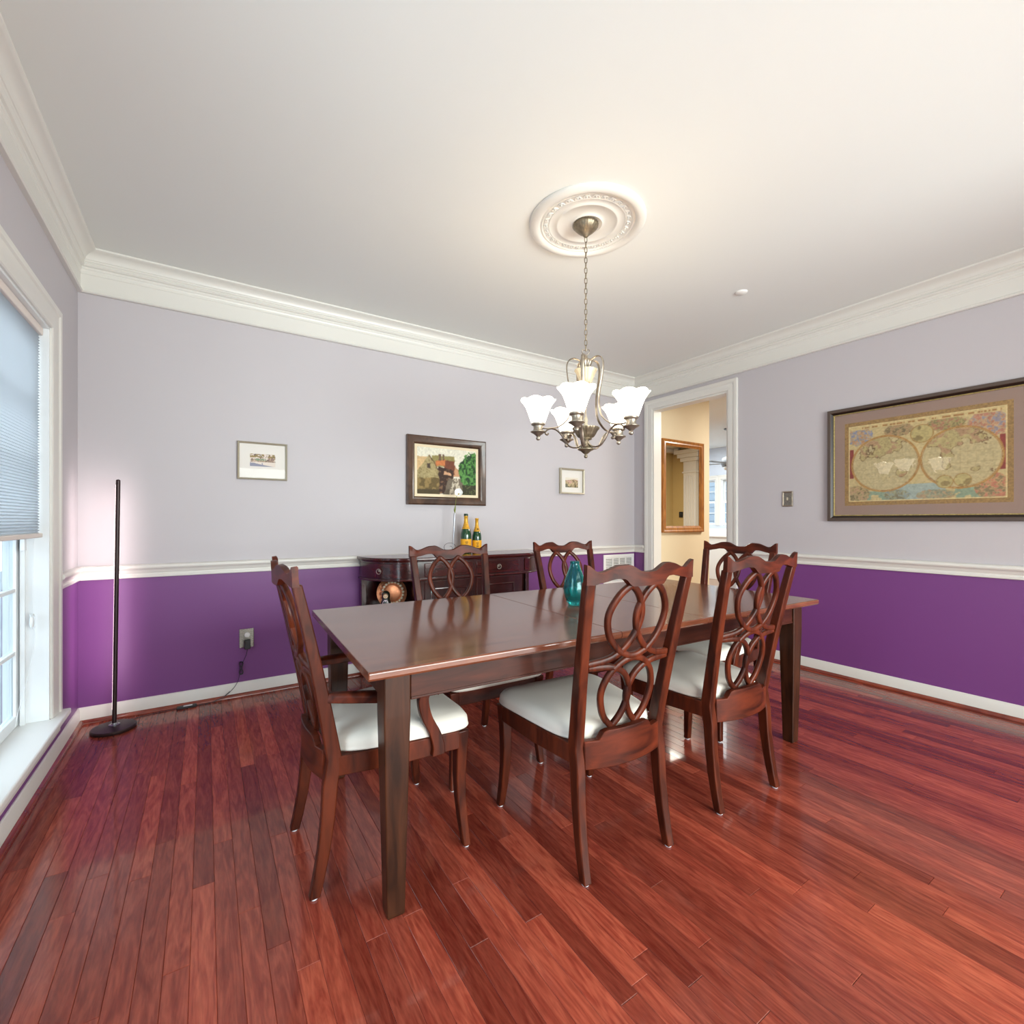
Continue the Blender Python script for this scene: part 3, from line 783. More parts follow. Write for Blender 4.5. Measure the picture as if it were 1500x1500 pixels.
dup(chA, (2.552, -2.273, 0), d2(-3.3), 'armless oval-back dining chair with its back to the open floor, towards the map wall', GC)
dup(chA, (1.762, -1.558, 0), d2(177.9), 'armless oval-back dining chair in front of the sideboard and champagne bottles', GC)
dup(chA, (2.589, -1.556, 0), d2(177.8), 'armless oval-back dining chair behind the teal vase, on the wall vent side', GC)
dup(chE, (3.155, -1.919, 0), d2(89.9), 'oval-back dining armchair at the table end before the doorway', GC)

# ------------------------------------------------------------------ vase on the table
vz = thing('glass_vase', 'teal blue-green glass vase standing on the dining table', 'vase', (2.151, -1.87, 0.7605))
outer = [(0.030, 0.0), (0.034, 0.004), (0.036, 0.010), (0.046, 0.030), (0.054, 0.060), (0.056, 0.085), (0.052, 0.115), (0.041, 0.150), (0.029, 0.180), (0.0225, 0.198), (0.022, 0.206), (0.0245, 0.216)]
inner = [(r - 0.004, z) for r, z in outer[::-1] if z > 0.012] + [(0.030, 0.020), (0.001, 0.018)]
MB().lathe([(0.001, 0.0)] + outer + inner, 40).build('body', 'teal', vz, smooth=60)

# ------------------------------------------------------------------ chandelier
CH = (2.293, -1.793)
camdir = math.atan2(-3.648 - CH[1], 0.622 - CH[0])      # direction from the fixture towards the entry side
md = MB().lathe([(0.30, 0), (0.302, -0.006), (0.298, -0.014), (0.286, -0.022), (0.270, -0.025), (0.256, -0.022), (0.250, -0.014), (0.246, -0.010), (0.236, -0.013), (0.232, -0.008), (0.228, -0.006), (0.202, -0.006), (0.198, -0.009), (0.194, -0.006),
                 (0.165, -0.006), (0.160, -0.010), (0.152, -0.010), (0.148, -0.006), (0.10, -0.005), (0.085, -0.006), (0.078, -0.012), (0.072, -0.006), (0.001, -0.006)], 96, (0, 0, 0))
mo = md.build('ceiling_medallion', 'trim', None, smooth=60, loc=(CH[0] + 0.004, CH[1] - 0.004, ZC - 0.0005))
tag(mo, 'round white plaster ceiling medallion above the chandelier', 'medallion')
orn = None
for k in range(30):
    a = 2 * PI * k / 30
    if orn is None:
        om = MB()
        om.tube(crv([(0.213 - 0.010, -0.016, -0.006), (0.213 + 0.008, -0.010, -0.008), (0.213 + 0.010, 0.0, -0.009), (0.213 + 0.008, 0.010, -0.008), (0.213 - 0.010, 0.016, -0.006)], 3), 0.0035, 5)
        om.lathe([(0.001, -0.013), (0.005, -0.011), (0.006, -0.006)], 6, (0.212, 0, 0))
        om.lathe([(0.001, -0.011), (0.003, -0.009), (0.004, -0.006)], 6, (0.208, 0.012, 0)).lathe([(0.001, -0.011), (0.003, -0.009), (0.004, -0.006)], 6, (0.208, -0.012, 0))
        orn = om.build('ornament', 'trim', mo, smooth=60)
    else:
        o = orn.copy(); COL.objects.link(o); o.parent = mo; o.rotation_euler = (0, 0, a)

ch = thing('chandelier', 'five-light pewter chandelier with frosted white shades over the table', 'chandelier', (CH[0], CH[1], 0))
flute = lambda n, d: (lambda i, r, z, a: (r * (1 + d * math.cos(n * a)), z))
MB().lathe([(0.062, 2.733), (0.065, 2.728), (0.063, 2.718), (0.045, 2.698), (0.028, 2.684), (0.016, 2.676), (0.012, 2.668), (0.007, 2.664)], 72, (0, 0, 0), wave=flute(24, 0.02)).build('canopy', 'antique', ch, smooth=50)
def link_mesh():
    P = []
    for i in range(16):
        a = 2 * PI * i / 16
        x = 0.0068 * math.cos(a); z = 0.0095 * math.sin(a) + (0.006 if math.sin(a) > 0.01 else -0.006 if math.sin(a) < -0.01 else 0)
        P.append((x, 0, z))
    return MB().tube(P, 0.0021, 6, closed=True, flat=(0, 1, 0))
l0 = None; nl = 22; zt_, zb_ = 2.652, 2.084
for k in range(nl):
    z = zt_ + (zb_ - zt_) * k / (nl - 1)
    if l0 is None:
        l0 = link_mesh().build('chain_link', 'antique', ch, smooth=60); o = l0
    else:
        o = l0.copy(); COL.objects.link(o); o.parent = ch
    o.location = (0, 0, z); o.rotation_euler = (0, 0, camdir + PI / 2 + (PI / 2 if k % 2 else 0) + 0.25)
heart = crv([(0, 0, 2.040), (0.012, 0, 2.050), (0.020, 0, 2.062), (0.016, 0, 2.073), (0.006, 0, 2.072), (0, 0, 2.066), (-0.006, 0, 2.072), (-0.016, 0, 2.073), (-0.020, 0, 2.062), (-0.012, 0, 2.050)], 4, True)
o = MB().tube(heart, 0.0024, 6, closed=True).build('hanging_loop', 'nickel', ch, smooth=60); o.rotation_euler = (0, 0, camdir + PI / 2)
MB().lathe([(0.006, 2.046), (0.010, 2.042), (0.009, 2.034), (0.013, 2.028), (0.030, 2.020), (0.034, 2.012), (0.028, 1.996), (0.018, 1.975), (0.010, 1.966), (0.006, 1.960)], 60, wave=flute(10, 0.06)).build('top_hub', 'nickel', ch, smooth=50)
MB().lathe([(0.004, 1.97), (0.052, 1.966), (0.058, 1.968), (0.056, 1.962), (0.046, 1.945), (0.038, 1.920), (0.030, 1.902), (0.016, 1.894), (0.004, 1.892)], 72, wave=flute(16, 0.04)).build('upper_cup', 'cream', ch, smooth=50)
MB().lathe([(0.004, 1.965), (0.004, 1.60)], 10).build('stem', 'nickel', ch, smooth=60)
MB().lathe([(0.002, 1.895), (0.008, 1.890), (0.010, 1.882), (0.006, 1.874), (0.004, 1.868)], 14).build('upper_finial', 'nickel', ch, smooth=60)
MB().lathe([(0.004, 1.725), (0.009, 1.715), (0.011, 1.700), (0.008, 1.688), (0.012, 1.680), (0.010, 1.670), (0.016, 1.664), (0.016, 1.655)], 18).build('candle_finial', 'cream', ch, smooth=60)
MB().lathe([(0.010, 1.660), (0.064, 1.660), (0.070, 1.664), (0.070, 1.658), (0.060, 1.648), (0.050, 1.628), (0.042, 1.616), (0.030, 1.611), (0.032, 1.604), (0.024, 1.600), (0.010, 1.600)], 80, wave=flute(20, 0.025)).build('lower_bowl', 'antique', ch, smooth=50)
MB().lathe([(0.006, 1.605), (0.016, 1.600), (0.018, 1.580), (0.030, 1.558), (0.042, 1.553), (0.042, 1.549), (0.026, 1.541), (0.014, 1.530), (0.007, 1.526), (0.0075, 1.521), (0.010, 1.516), (0.0095, 1.510), (0.004, 1.505)], 28).build('base_finial', 'antique', ch, smooth=50)
RA = 0.25
angs = [camdir + math.radians(a) for a in (-10, 62, 134, -154, -82)]
def shade_wave(i, r, z, a):
    q = max(0.0, (z - 0.075) / 0.05)
    s = abs(math.sin(3.5 * a))
    return r * (1 + 0.05 * q * s), z + 0.010 * q * (s - 0.5)
shade_prof = [(0.034, 0.0), (0.037, 0.006), (0.046, 0.030), (0.056, 0.060), (0.066, 0.086), (0.080, 0.108), (0.090, 0.120), (0.087, 0.121), (0.077, 0.109), (0.063, 0.087), (0.053, 0.061), (0.043, 0.031), (0.032, 0.006)]
first = {}
def arm_part(key, mb, mats, sm, a, par):
    if key not in first:
        first[key] = mb.build(key, mats, par, smooth=sm); o = first[key]
    else:
        o = first[key].copy(); COL.objects.link(o); o.parent = par
    o.rotation_euler = (0, 0, a)
    return o
for a in angs:
    st = crv([(0.016, 0, 1.985), (0.030, 0, 2.012), (0.060, 0, 2.028), (0.088, 0, 2.018), (0.100, 0, 1.985), (0.094, 0, 1.92), (0.080, 0, 1.85), (0.076, 0, 1.78), (0.092, 0, 1.715), (0.140, 0, 1.672), (0.190, 0, 1.662), (0.228, 0, 1.662)], 5)
    arm_part('strap', MB().tube(st, (0.0034, 0.0085), 8, flat=(0, 1, 0)) if 'strap' not in first else None, 'nickel', 60, a, ch)
    sa = crv([(0.010, 0, 1.600), (0.026, 0, 1.572), (0.052, 0, 1.560), (0.084, 0, 1.566), (0.110, 0, 1.596), (0.132, 0, 1.632), (0.160, 0, 1.656), (0.188, 0, 1.660), (0.208, 0, 1.648), (0.212, 0, 1.634), (0.202, 0, 1.628), (0.196, 0, 1.636)], 5)
    arm = arm_part('arm', MB().tube(sa, [(0.0042, 0.0095)] * len(sa), 8, flat=(0, 1, 0)) if 'arm' not in first else None, 'nickel', 60, a, ch)
    first.setdefault('cupdone', None)
    if 'cup' not in first:
        cupm = MB().lathe([(0.010, 1.690), (0.034, 1.690), (0.037, 1.686), (0.036, 1.680), (0.026, 1.674), (0.024, 1.660), (0.027, 1.650), (0.040, 1.645), (0.040, 1.642), (0.026, 1.634), (0.013, 1.624), (0.009, 1.618), (0.012, 1.610), (0.010, 1.603), (0.004, 1.599)], 28, (RA, 0, 0))
        shm = MB().lathe(shade_prof, 84, (RA, 0, 1.688), wave=shade_wave)
        buf = MB().lathe([(0.004, 1.695), (0.012, 1.70), (0.013, 1.72), (0.022, 1.745), (0.022, 1.765), (0.012, 1.785), (0.002, 1.79)], 16, (RA, 0, 0))
    arm_part('cup', cupm if 'cup' not in first else None, 'nickel', 50, a, ch)
    arm_part('shade', shm if 'shade' not in first else None, 'shade', 60, a, ch)
    arm_part('bulb', buf if 'bulb' not in first else None, 'shade', 60, a, ch)
    pd = bpy.data.lights.new('chandelier_bulb', 'POINT'); pd.energy = 0.3; pd.color = (1.0, 0.94, 0.84); pd.shadow_soft_size = 0.02
    po = bpy.data.objects.new('bulb_light', pd); COL.objects.link(po); po.parent = ch
    po.location = (RA * math.cos(a), RA * math.sin(a), 1.806)

# small round cover on the ceiling
o = MB().lathe([(0.001, -0.010), (0.030, -0.009), (0.038, -0.004), (0.040, 0.0)], 32).build('ceiling_cover', 'white', None, smooth=50, loc=(3.69, -1.812, ZC - 0.0005))
tag(o, 'small round white cover plate on the ceiling', 'cover plate')

# ------------------------------------------------------------------ floor lamp in the corner
lm = thing('floor_lamp', 'slim dark corner floor lamp with LED strip facing the walls', 'floor lamp', (0.186, -0.205, 0.0))
MB().lathe([(0.001, 0.0), (0.100, 0.0), (0.103, 0.004), (0.103, 0.014), (0.098, 0.019), (0.03, 0.021), (0.001, 0.021)], 56).build('base', 'lampblack', lm, smooth=40)
MB().lathe([(0.026, 0.020), (0.026, 0.023), (0.016, 0.025), (0.013, 0.032)], 24, (0, 0.02, 0)).build('collar', 'alu', lm, smooth=40)
lean = Vector((0.838, -0.546)) * 0.022
pb = Vector((0, 0.02, 0.022)); pt = Vector((lean.x, 0.02 + lean.y, 1.402))
MB().tube([pb, pb.lerp(pt, 0.5), pt], 0.0105, 16).lathe([(0.0105, 0), (0.009, 0.006), (0.002, 0.009)], 16, pt).build('pole', 'lampblack', lm, smooth=50)
q0 = pb.lerp(pt, 0.06) + Vector((-0.0085, 0.0085, 0)); q1 = pb.lerp(pt, 0.985) + Vector((-0.0085, 0.0085, 0))
MB().tube([q0, q1], 0.0035, 8).build('led_strip', 'led', lm)
ld = bpy.data.lights.new('led_light', 'AREA'); ld.shape = 'RECTANGLE'; ld.size = 0.008; ld.size_y = 1.28; ld.energy = 1.9; ld.color = (1.0, 0.84, 0.84)
lo = bpy.data.objects.new('led_light', ld); COL.objects.link(lo); lo.parent = lm
mid = pb.lerp(pt, 0.52) + Vector((-0.016, 0.016, 0)); lo.location = mid
lo.rotation_euler = (PI / 2, 0, math.radians(45))       # shines into the corner (-x, +y)

# power outlet, adapter, cable, controller
ou = thing('wall_outlet', 'ornate pewter outlet plate on the purple wall', 'outlet', (0.852, -0.0005, 0.383))
MB().box(-0.043, 0.043, -0.007, 0, -0.063, 0.063).build('plate', 'pewter', ou, bevel=0.003)
o = MB().lathe([(0.001, 0.0), (0.017, 0.0), (0.017, 0.010), (0.014, 0.013), (0.001, 0.013)], 24).build('socket_cover', 'white', ou, smooth=40, label='round white plug cover')
o.rotation_euler = (PI / 2, 0, 0); o.location = (0.003, -0.006, 0.022)
ad = thing('power_adapter', 'black plug-in power adapter with cable running down to the floor lamp', 'power adapter', (0.855, -0.008, 0.345))
MB().box(-0.018, 0.018, -0.040, 0.0, -0.030, 0.030).build('plug_body', 'black', ad, bevel=0.004)
MB().tube(crv([(0, -0.03, -0.030), (-0.006, -0.02, -0.07), (-0.020, -0.012, -0.105), (-0.032, -0.012, -0.13)], 5), 0.0018, 6).build('cable', 'cable', ad, smooth=60)
bun = MB()
for k in range(4):
    ox = -0.040 + 0.006 * (k % 2); oy = -0.010 - 0.006 * (k // 2)
    bun.tube(crv([(ox - 0.008, oy, -0.125), (ox + 0.002, oy - 0.003, -0.112), (ox + 0.010, oy, -0.125), (ox + 0.004, oy, -0.155), (ox + 0.010, oy, -0.185), (ox + 0.001, oy - 0.003, -0.197), (ox - 0.008, oy, -0.185), (ox - 0.002, oy, -0.155)], 4, True), 0.0019, 6, closed=True)
bun.build('cable_bundle', 'black', ad, smooth=60)
MB().tube(crv([(-0.044, -0.012, -0.195), (-0.055, -0.014, -0.240), (-0.085, -0.022, -0.285), (-0.130, -0.032, -0.318), (-0.190, -0.042, -0.338), (-0.235, -0.045, -0.342), (-0.285, -0.047, -0.342)], 5), 0.0018, 6).build('cable', 'cable', ad, smooth=60)
o = MB().tube([(-0.100, -0.025, -0.297), (-0.130, -0.032, -0.318)], 0.0035, 8).build('cable_joint', 'cable', ad, smooth=60)
cb = MB().box(-0.385, -0.283, -0.064, -0.032, -0.3448, -0.331).build('controller', 'black', ad, bevel=0.003)
MB().box(-0.352, -0.305, -0.060, -0.040, -0.3312, -0.3302).build('controller_label', 'white', cb)
MB().tube(crv([(-0.385, -0.048, -0.341), (-0.45, -0.05, -0.342), (-0.54, -0.06, -0.342), (-0.60, -0.09, -0.342), (-0.655, -0.12, -0.341)], 5), 0.0018, 6).build('cable', 'cable', ad, smooth=60)

# ------------------------------------------------------------------ return-air vent
vt = thing('wall_vent', 'white slatted return air vent low on the purple wall', 'vent', (4.385, -0.0005, 0.655))
frame_loft(0.462, 0.314, [(0, 0), (0, 0.006), (0.006, 0.010), (0.030, 0.010), (0.036, 0.004), (0.036, 0.0)]).build('frame', 'white', vt, smooth=25)
MB().box(-0.2, 0.2, -0.002, 0, -0.125, 0.125).build('backing', 'ventdark', vt)
for k in range(1, 4):
    x = -0.195 + 0.39 * k / 4
    MB().box(x - 0.008, x + 0.008, -0.009, -0.002, -0.122, 0.122).build('mullion', 'white', vt)
sl = MB()
for k in range(15):
    z = -0.118 + k * 0.0164
    sl.loft([[(x, -0.0085, z), (x, -0.0075, z + 0.0012), (x, -0.0022, z + 0.0085), (x, -0.0032, z + 0.0075)] for x in (-0.196, 0.196)])
o = sl.build('slats', 'white', vt); o['kind'] = 'stuff'

# ------------------------------------------------------------------ switch plate on the right wall
sw = thing('light_switch', 'small ornate pewter light switch plate beside the doorway', 'light switch', (XR - 0.0005, -1.651, 1.356), -PI / 2)
frame_loft(0.083, 0.126, [(0, 0), (0, 0.006), (0.006, 0.009), (0.012, 0.005), (0.014, 0.004), (0.014, 0)]).build('rim', 'nickel', sw, smooth=25)
MB().box(-0.030, 0.030, -0.005, 0, -0.050, 0.050).build('plate', 'pewter', sw)
MB().box(-0.006, 0.006, -0.014, -0.005, -0.012, 0.012).build('toggle', 'cream', sw, bevel=0.002)

# ------------------------------------------------------------------ printed pictures
def vnoise(x, y, seed=0):
    xi = np.floor(x).astype(int); yi = np.floor(y).astype(int); fx = x - xi; fy = y - yi
    fx = fx * fx * (3 - 2 * fx); fy = fy * fy * (3 - 2 * fy)
    def h(a, b):
        q = np.sin(a * 127.1 + b * 311.7 + seed * 74.7) * 43758.5453
        return q - np.floor(q)
    return (h(xi, yi) * (1 - fx) + h(xi + 1, yi) * fx) * (1 - fy) + (h(xi, yi + 1) * (1 - fx) + h(xi + 1, yi + 1) * fx) * fy
def fbm(x, y, seed=0, o=4):
    s = 0; a = 0.5
    for k in range(o):
        s = s + a * vnoise(x * 2 ** k, y * 2 ** k, seed + k); a *= 0.5
    return s / (1 - 0.5 ** o)
def L3(c): return np.array(c, float) / 255.0
def mixm(img, mask, c):
    m = np.clip(mask, 0, 1)[..., None]
    return img * (1 - m) + (c if isinstance(c, np.ndarray) and c.ndim == 3 else L3(c) if not isinstance(c, np.ndarray) else c) * m
def print_grid(name, w_, h_, nx, ny, func, parent, y):
    """flat printed sheet in the local xz plane; func(u, v) gives sRGB, v up"""
    u = np.linspace(0, 1, nx); v = np.linspace(0, 1, ny)
    U, V = np.meshgrid(u, v)
    rgb = np.clip(func(U, V), 0, 1)
    lc = np.where(rgb <= 0.04045, rgb / 12.92, ((rgb + 0.055) / 1.055) ** 2.4)
    verts = np.stack([(U - 0.5) * w_, np.full_like(U, y), (V - 0.5) * h_], -1).reshape(-1, 3)
    idx = np.arange(nx * ny).reshape(ny, nx)
    faces = np.stack([idx[:-1, :-1], idx[:-1, 1:], idx[1:, 1:], idx[1:, :-1]], -1).reshape(-1, 4)
    me = bpy.data.meshes.new(name)
    me.from_pydata(verts.tolist(), [], faces.tolist())
    at = me.color_attributes.new('Col', 'FLOAT_COLOR', 'POINT')
    at.data.foreach_set('color', np.concatenate([lc.reshape(-1, 3), np.ones((nx * ny, 1))], 1).astype(np.float32).ravel())
    me.materials.append(M['print'])
    o = bpy.data.objects.new(name, me); COL.objects.link(o); o.parent = parent
    return o

def village(u, v):
    wu = fbm(u * 22, v * 16, 81) - 0.5; wv = fbm(u * 22, v * 16, 82) - 0.5
    u = u + 0.035 * wu; v = v + 0.045 * wv
    n = fbm(u * 14, v * 10, 3); n2 = vnoise(u * 60, v * 45, 5); n3 = fbm(u * 30, v * 22, 9)
    img = np.zeros(u.shape + (3,)) + L3((232, 228, 208))
    # far red roofs and back building
    img = mixm(img, (v > 0.40) & (v < 0.62) & (u > 0.55) & (u < 0.76) & (v < 0.62 - 0.06 * np.abs(np.sin(u * 30))), (196, 148, 110))
    img = mixm(img, (u > 0.24) & (u < 0.62) & (v < 0.84) & (v > 0.6), (150, 138, 84))
    img = mixm(img, (u > 0.44) & (u < 0.62) & (v < 0.74) & (v > 0.45), (118, 66, 46))
    img = mixm(img, (u > 0.30) & (u < 0.46) & (v < 0.76 - (0.46 - u) * 0.2) & (v > 0.62), (206, 124, 72))
    img = mixm(img, ((np.abs(u - 0.37) < 0.02) | (np.abs(u - 0.43) < 0.012)) & (v < 0.88) & (v > 0.74), (110, 84, 66))
    # stone gable house
    gab = (u < 0.40) & (v < 0.84 - np.abs(u - 0.19) * 1.9) & (v > 0.30) | (u < 0.36) & (v < 0.50) & (v > 0.26)
    img = mixm(img, (u < 0.16) & (v < 0.80) & (v > 0.4), (214, 180, 130))
    img = mixm(img, gab, (172, 156, 110))
    img = mixm(img, gab & (n2 > 0.62), (140, 124, 82))
    img = mixm(img, (np.abs(v - (0.84 - np.abs(u - 0.19) * 1.9)) < 0.018) & (u > 0.19) & (u < 0.4) & (v > 0.4), (92, 66, 46))
    img = mixm(img, (np.abs(u - 0.185) < 0.022) & (v > 0.56) & (v < 0.66), (74, 60, 48))
    # timber and shadow in the middle
    dk = (u > 0.35) & (u < 0.60) & (v < 0.60 - 0.25 * (u - 0.35)) & (v > 0.02)
    img = mixm(img, dk, (58, 38, 28)); img = mixm(img, dk & (n3 > 0.60), (124, 92, 66))
    img = mixm(img, (u > 0.44) & (u < 0.56) & (v > 0.42) & (v < 0.52 - (u - 0.44) * 0.5), (214, 166, 126))
    # bank wall
    bank = (u < 0.36) & (v < 0.34 + 0.06 * u) & (v > 0.0)
    img = mixm(img, bank, (146, 122, 74)); img = mixm(img, bank & (n > 0.52), (104, 86, 48))
    img = mixm(img, (u < 0.36) & (v < 0.10), (74, 62, 36))
    # water
    wt = (v < 0.36) & (u > 0.52 - (0.36 - v) * 0.25) & (u < 0.80)
    img = mixm(img, wt, (112, 100, 84)); img = mixm(img, wt & (np.abs(u - 0.64) < 0.04 + (0.36 - v) * 0.2) & (n2 > 0.35), (206, 194, 170))
    # tree on the bank
    tr = ((u - 0.92) / 0.24) ** 2 + ((v - 0.50) / 0.34) ** 2 < 1.0 + 0.7 * (n - 0.5)
    tr |= ((u - 0.95) / 0.20) ** 2 + ((v - 0.82) / 0.16) ** 2 < 0.75 + 1.4 * (n3 - 0.55)
    img = mixm(img, tr, (54, 104, 46)); img = mixm(img, tr & (n3 > 0.52), (92, 146, 72)); img = mixm(img, tr & (n3 < 0.40), (26, 52, 28))
    img = mixm(img, (u > 0.76) & (v < 0.22), (54, 52, 32)); img = mixm(img, (u > 0.78) & (v < 0.2) & (n2 > 0.7), (96, 104, 62))
    img = img * (0.82 + 0.3 * fbm(u * 70, v * 50, 12)[..., None])
    for _ in range(4):
        img[1:-1, 1:-1] = (img[1:-1, 1:-1] * 2 + img[:-2, 1:-1] + img[2:, 1:-1] + img[1:-1, :-2] + img[1:-1, 2:]) / 6
    return img

def street(seed):
    def f(u, v):
        n = fbm(u * 12, v * 9, seed); n2 = vnoise(u * 26, v * 18, seed + 3)
        img = np.zeros(u.shape + (3,)) + L3((224, 212, 202))
        img = mixm(img, (v > 0.35) & (n > 0.46), (182, 160, 140)); img = mixm(img, (v > 0.35) & (n2 > 0.66), (112, 98, 92))
        img = mixm(img, (v > 0.72) & (n > 0.5), (148, 130, 84)); img = mixm(img, (v > 0.45) & (v < 0.62) & (u > 0.2) & (u < 0.62) & (n2 > 0.4), (126, 148, 122))
        img = mixm(img, (u > 0.74) & (u < 0.9) & (v > 0.4) & (v < 0.72) & (n2 > 0.45), (140, 116, 108))
        img = mixm(img, (v < 0.30 - 0.32 * u) | ((v < 0.28) & (u < 0.5) & (n > 0.5)), (144, 146, 164))
        return img
    return f
def hilltown(u, v):
    n = fbm(u * 9, v * 8, 31); n2 = vnoise(u * 18, v * 14, 33)
    img = np.zeros(u.shape + (3,)) + L3((224, 216, 200))
    m = v < 0.72 + 0.2 * np.sin(u * 3.0) * u
    img = mixm(img, m, (186, 166, 130)); img = mixm(img, m & (n2 > 0.62), (128, 112, 82)); img = mixm(img, m & (n > 0.56) & (v > 0.4), (196, 158, 142))
    img = mixm(img, (v < 0.14) & (n2 > 0.3), (104, 98, 66)); img = mixm(img, (u < 0.18) & (v < 0.34), (110, 108, 92))
    img = mixm(img, (np.abs(u - 0.76) < 0.03) & (v < 0.5), (98, 84, 46))
    return img

def framed(name, label, loc, rz, w_, h_, prof, fm, inner, inner_mat, pic_w, pic_h, func, nx, ny, depth, cat='picture', dz=0.0, dx=0.0, beads=None, glass=True):
    t = thing(name, label, cat, loc, rz)
    frame_loft(w_, h_, prof).build('frame', fm, t, smooth=25)
    iw, ih = w_ - 2 * inner, h_ - 2 * inner
    MB().box(-iw / 2, iw / 2, -depth, -0.001, -ih / 2, ih / 2).build('mat_board', inner_mat, t)
    p = print_grid('print', pic_w, pic_h, nx, ny, func, t, -depth - 0.0008); p.location = (dx, 0, dz)
    if beads:
        frame_loft(w_ - 2 * (inner - beads[0]), h_ - 2 * (inner - beads[0]), [(0, depth), (0, depth + beads[1]), (beads[0], depth + beads[1]), (beads[0], depth)]).build('inner_fillet', beads[2], t)
    if glass:
        MB().box(-iw / 2, iw / 2, -depth - 0.0035, -depth - 0.0025, -ih / 2, ih / 2).build('glass', 'sglass', t)
    return t
framed('framed_picture', 'small silver framed street scene print with wide white mat, beyond the floor lamp', (0.949, -0.0005, 1.585), 0, 0.304, 0.256,
       [(0, 0), (0, 0.016), (0.004, 0.020), (0.011, 0.016), (0.013, 0.010), (0.013, 0)], 'silverframe', 0.012, 'matwhite', 0.155, 0.085, street(11), 90, 50, 0.006, beads=(0.007, 0.006, 'beading'), dz=0.006)
framed('framed_painting', 'brown framed picture of old houses by a canal above the sideboard', (2.339, -0.0005, 1.592), 0, 0.727, 0.566,
       [(0, 0), (0, 0.030), (0.010, 0.036), (0.030, 0.030), (0.048, 0.024), (0.056, 0.026), (0.068, 0.014), (0.068, 0)], 'brownframe', 0.066, 'matcream', 0.545, 0.385, village, 220, 156, 0.010, glass=False)
framed('framed_picture', 'small bronze framed hill town print between sideboard and doorway', (3.711, -0.0005, 1.573), 0, 0.316, 0.256,
       [(0, 0), (0, 0.026), (0.004, 0.030), (0.016, 0.026), (0.018, 0.010), (0.018, 0)], 'silverframe', 0.016, 'matwhite', 0.165, 0.098, hilltown, 80, 50, 0.008, beads=(0.008, 0.008, 'beading'), dz=-0.012)

